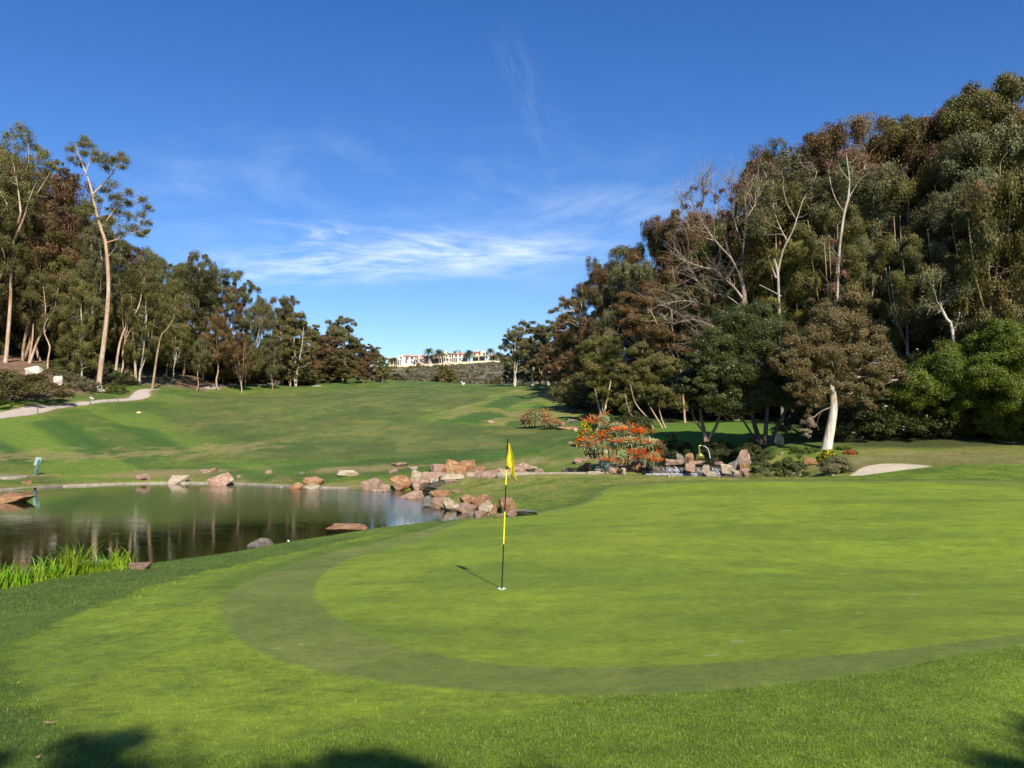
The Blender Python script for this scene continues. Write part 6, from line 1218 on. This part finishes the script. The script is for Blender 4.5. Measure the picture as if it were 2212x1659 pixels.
# boundary wall and palms
P = [(842,793.5),(880,791.5),(902,790.5),(930,789.5),(960,787.5),(990,785.5),(1020,783.5),(1052,782),(1080,783)]
m = MB(); pts = [at(x, y, 488) for x, y in P]
for a, b in zip(pts[:-1], pts[1:]):
    m.add([(a.x, a.y, a.z - 2.5), (b.x, b.y, b.z - 2.5), (b.x, b.y, b.z + .9), (a.x, a.y, a.z + .9), (a.x, a.y + .4, a.z - 2.5), (b.x, b.y + .4, b.z - 2.5), (b.x, b.y + .4, b.z + .9), (a.x, a.y + .4, a.z + .9)], [(0, 1, 2, 3), (5, 4, 7, 6), (3, 2, 6, 7)])
    m.box((a.x - .35, a.y - .2, a.z - 2.4), (a.x + .35, a.y + .6, a.z + 2.0))
tag(m.obj('boundary_wall', M_w['cream']), 'long low cream wall running below all the hilltop houses', 'wall')
def palm_mesh(seed, H_, fr, n_):
    g = np.random.default_rng(seed); m = MB(); pts = [(.0, 0, -.5), (.1, 0, H_ * .4), (.25, .05, H_ * .75), (.2, 0, H_)]; m.tube(pts, [.38, .28, .26, .3], 8)
    c = MB()
    for i in range(n_):
        a = i * 2.39996; el = 1.25 - 1.75 * (i / n_) ** .9; l = fr * g.uniform(.85, 1.1); t = np.linspace(0, 1, 8); out_ = l * t * math.cos(el) if el > 0 else l * t; z = l * t * math.sin(el) - l * .42 * t ** 2.2
        ctr = np.stack([.2 + out_ * math.cos(a), out_ * math.sin(a), H_ + .1 + z], 1); sd = np.array([-math.sin(a), math.cos(a), 0])
        for k in range(1, 8):
            for s_ in (-1, 1):
                for q in (0, .5):
                    b0 = ctr[k] * (1 - q) + ctr[k - 1] * q; tip = b0 + sd * s_ * fr * .24 * (1 - abs(t[k] - .45)) + (ctr[k] - ctr[k - 1]) * .7 - np.array([0, 0, .18 * fr]) * g.uniform(.3, 1); d = (ctr[k] - ctr[k - 1]) * .28
                    c.add([b0 - d, b0 + d, tip], [[0, 1, 2]], g.uniform(0, 1))
        c.tube(ctr, np.linspace(.06, .02, 8), 3, .8, cap=False)
    return m.mesh('palm trunk', [B_tan], True), c.mesh('palm crown', [L_palm])
PM = [palm_mesh(s, 12, 3.4, 26) for s in (1, 2)]
for (vx, vbase, vtop, fr, d, lab) in [(926,788,752,1.15,494,'tallest palm on the left, in front of the gap between rosy and tan houses'),(931,786,766,.8,500,'short palm just right of the tallest one'),(949,786,756,1.35,494,'thick crowned palm in front of the tan house'),(968,782,757,0,0,''),(989,778,757,1.1,512,'palm behind the cream house with arched gables'),(984,779,760,.9,514,'lower palm left of the square chimney'),
        (1014,784,756,1.05,496,'palm right of the white flat roofed house, higher of two'),(1009,784,762,1.1,495,'bushy lower palm beside it'),(1059.5,783,752,1.0,494,'thin tall palm standing alone right of the red roof'),(1077,785,760,1.0,495,'palm beside the last house on the right'),(1083,783,763,.9,497,'smaller palm right of the last palm pair'),(852,789,772,.9,500,'low palm at the left end of the houses'),(1066,783,769,1.0,494,'squat yellowish palm below the thin tall one'),(844,790,773,.8,503,'lowest palm, at the far left by the trees')]:
    if not lab: continue
    b = at(vx, vbase, d); b.z = min(b.z, h1(b.x, b.y)) ; top = at(vx, vtop + 5, d).z; s_ = (top - b.z) / 12.5; tr, cr = PM[int(vx) % 2]; e = empty('palm_tree', tuple(b), lab, 'palm', 'palms on the hilltop', RZ.uniform(0, 6)); link(bpy.data.objects.new('trunk', tr), e).scale = (1.1, 1.1, s_)
    o = link(bpy.data.objects.new('crown', cr), e); f_ = fr * 1.0; o.scale = (f_, f_, f_); o.location = (0, 0, 12 * s_ - 12 * f_)
# trees and scrub on the slope
for (vx, top, d, pn, lm, wd, lab) in [(857,806,262,'far_tree',L_dark,2.2,'dark flat topped tree at the foot of the hill, left'),(958,786,250,'far_tree',L_yel,1.35,'weeping yellow green tree in the middle of the valley'),(975,800,256,'far_tree',L_olive,1.3,'lower olive tree right of the weeping one'),(940,806,256,'far_tree',L_olive,1.0,'small tree left of the weeping one'),(1062,820,238,'far_tree',L_bright,1.2,'fresh green bushy tree at the foot of the hill, right'),(1075,812,242,'far_tree',L_olive,1.1,'olive tree beside the fresh green one'),(1048,824,236,'far_tree',L_dark,1.4,'dark low tree left of the fresh green one'),(905,820,262,'far_tree',L_olive,1.5,'low olive tree on the near slope, left of centre'),(1015,822,250,'far_tree',L_brown,1.6,'brownish scrubby tree right of the white stand'),(903,783,470,'far_tree',L_olive,1.3,'bushy tree just below the boundary wall'),(880,797,440,'far_tree',L_dark,1.5,'dark bushy tree high on the slope, left'),(834,806,250,'far_tree',L_olive,1.3,'tree behind the right end of the middle clump')]:
    plant_v(pn, 'slope_tree', vx, top, d, label=lab, leafm=lm, wide=wd)
T = Tree(500); g = T.rng; P = []; TT = []
for i in range(2600):
    vx = g.uniform(800, 1190); d = math.exp(g.uniform(math.log(245), math.log(486))); a, _ = ray(vx, 800); x = a * d; w_ = fbm(x / 22, d / 22, 61, 3)
    if w_ < .40: continue
    r_ = g.uniform(.7, 2.1) * (.8 + (w_ > .6) * .5); P.append((x, d, r_, g.uniform(0, 1) * .6 + (w_ > .55) * .4))
P = np.array(P); zz = H(P[:, 0], P[:, 1]); m = MB()
for (x, y, r_, t), z in zip(P, zz):
    C = g.normal(size=(26, 3)); C /= np.linalg.norm(C, axis=1, keepdims=True); C[:, 2] = np.abs(C[:, 2]) * .8; C = C * r_ * g.uniform(.6, 1, (26, 1)) + [x, y, z - .1]; v, f = leaf_quads(C, .75, .0, g, .6); m.add(v, f, np.clip(t + g.normal(0, .12, 26), 0, 1))
L_scrub = mat_leaf('hillside scrub', (.048, .058, .022), (.095, .085, .045), (.16, .13, .09), trans=.1)
tag(m.obj('hillside_scrub', L_scrub), 'brownish grey scrub covering the hillside', 'scrub', kind='stuff')
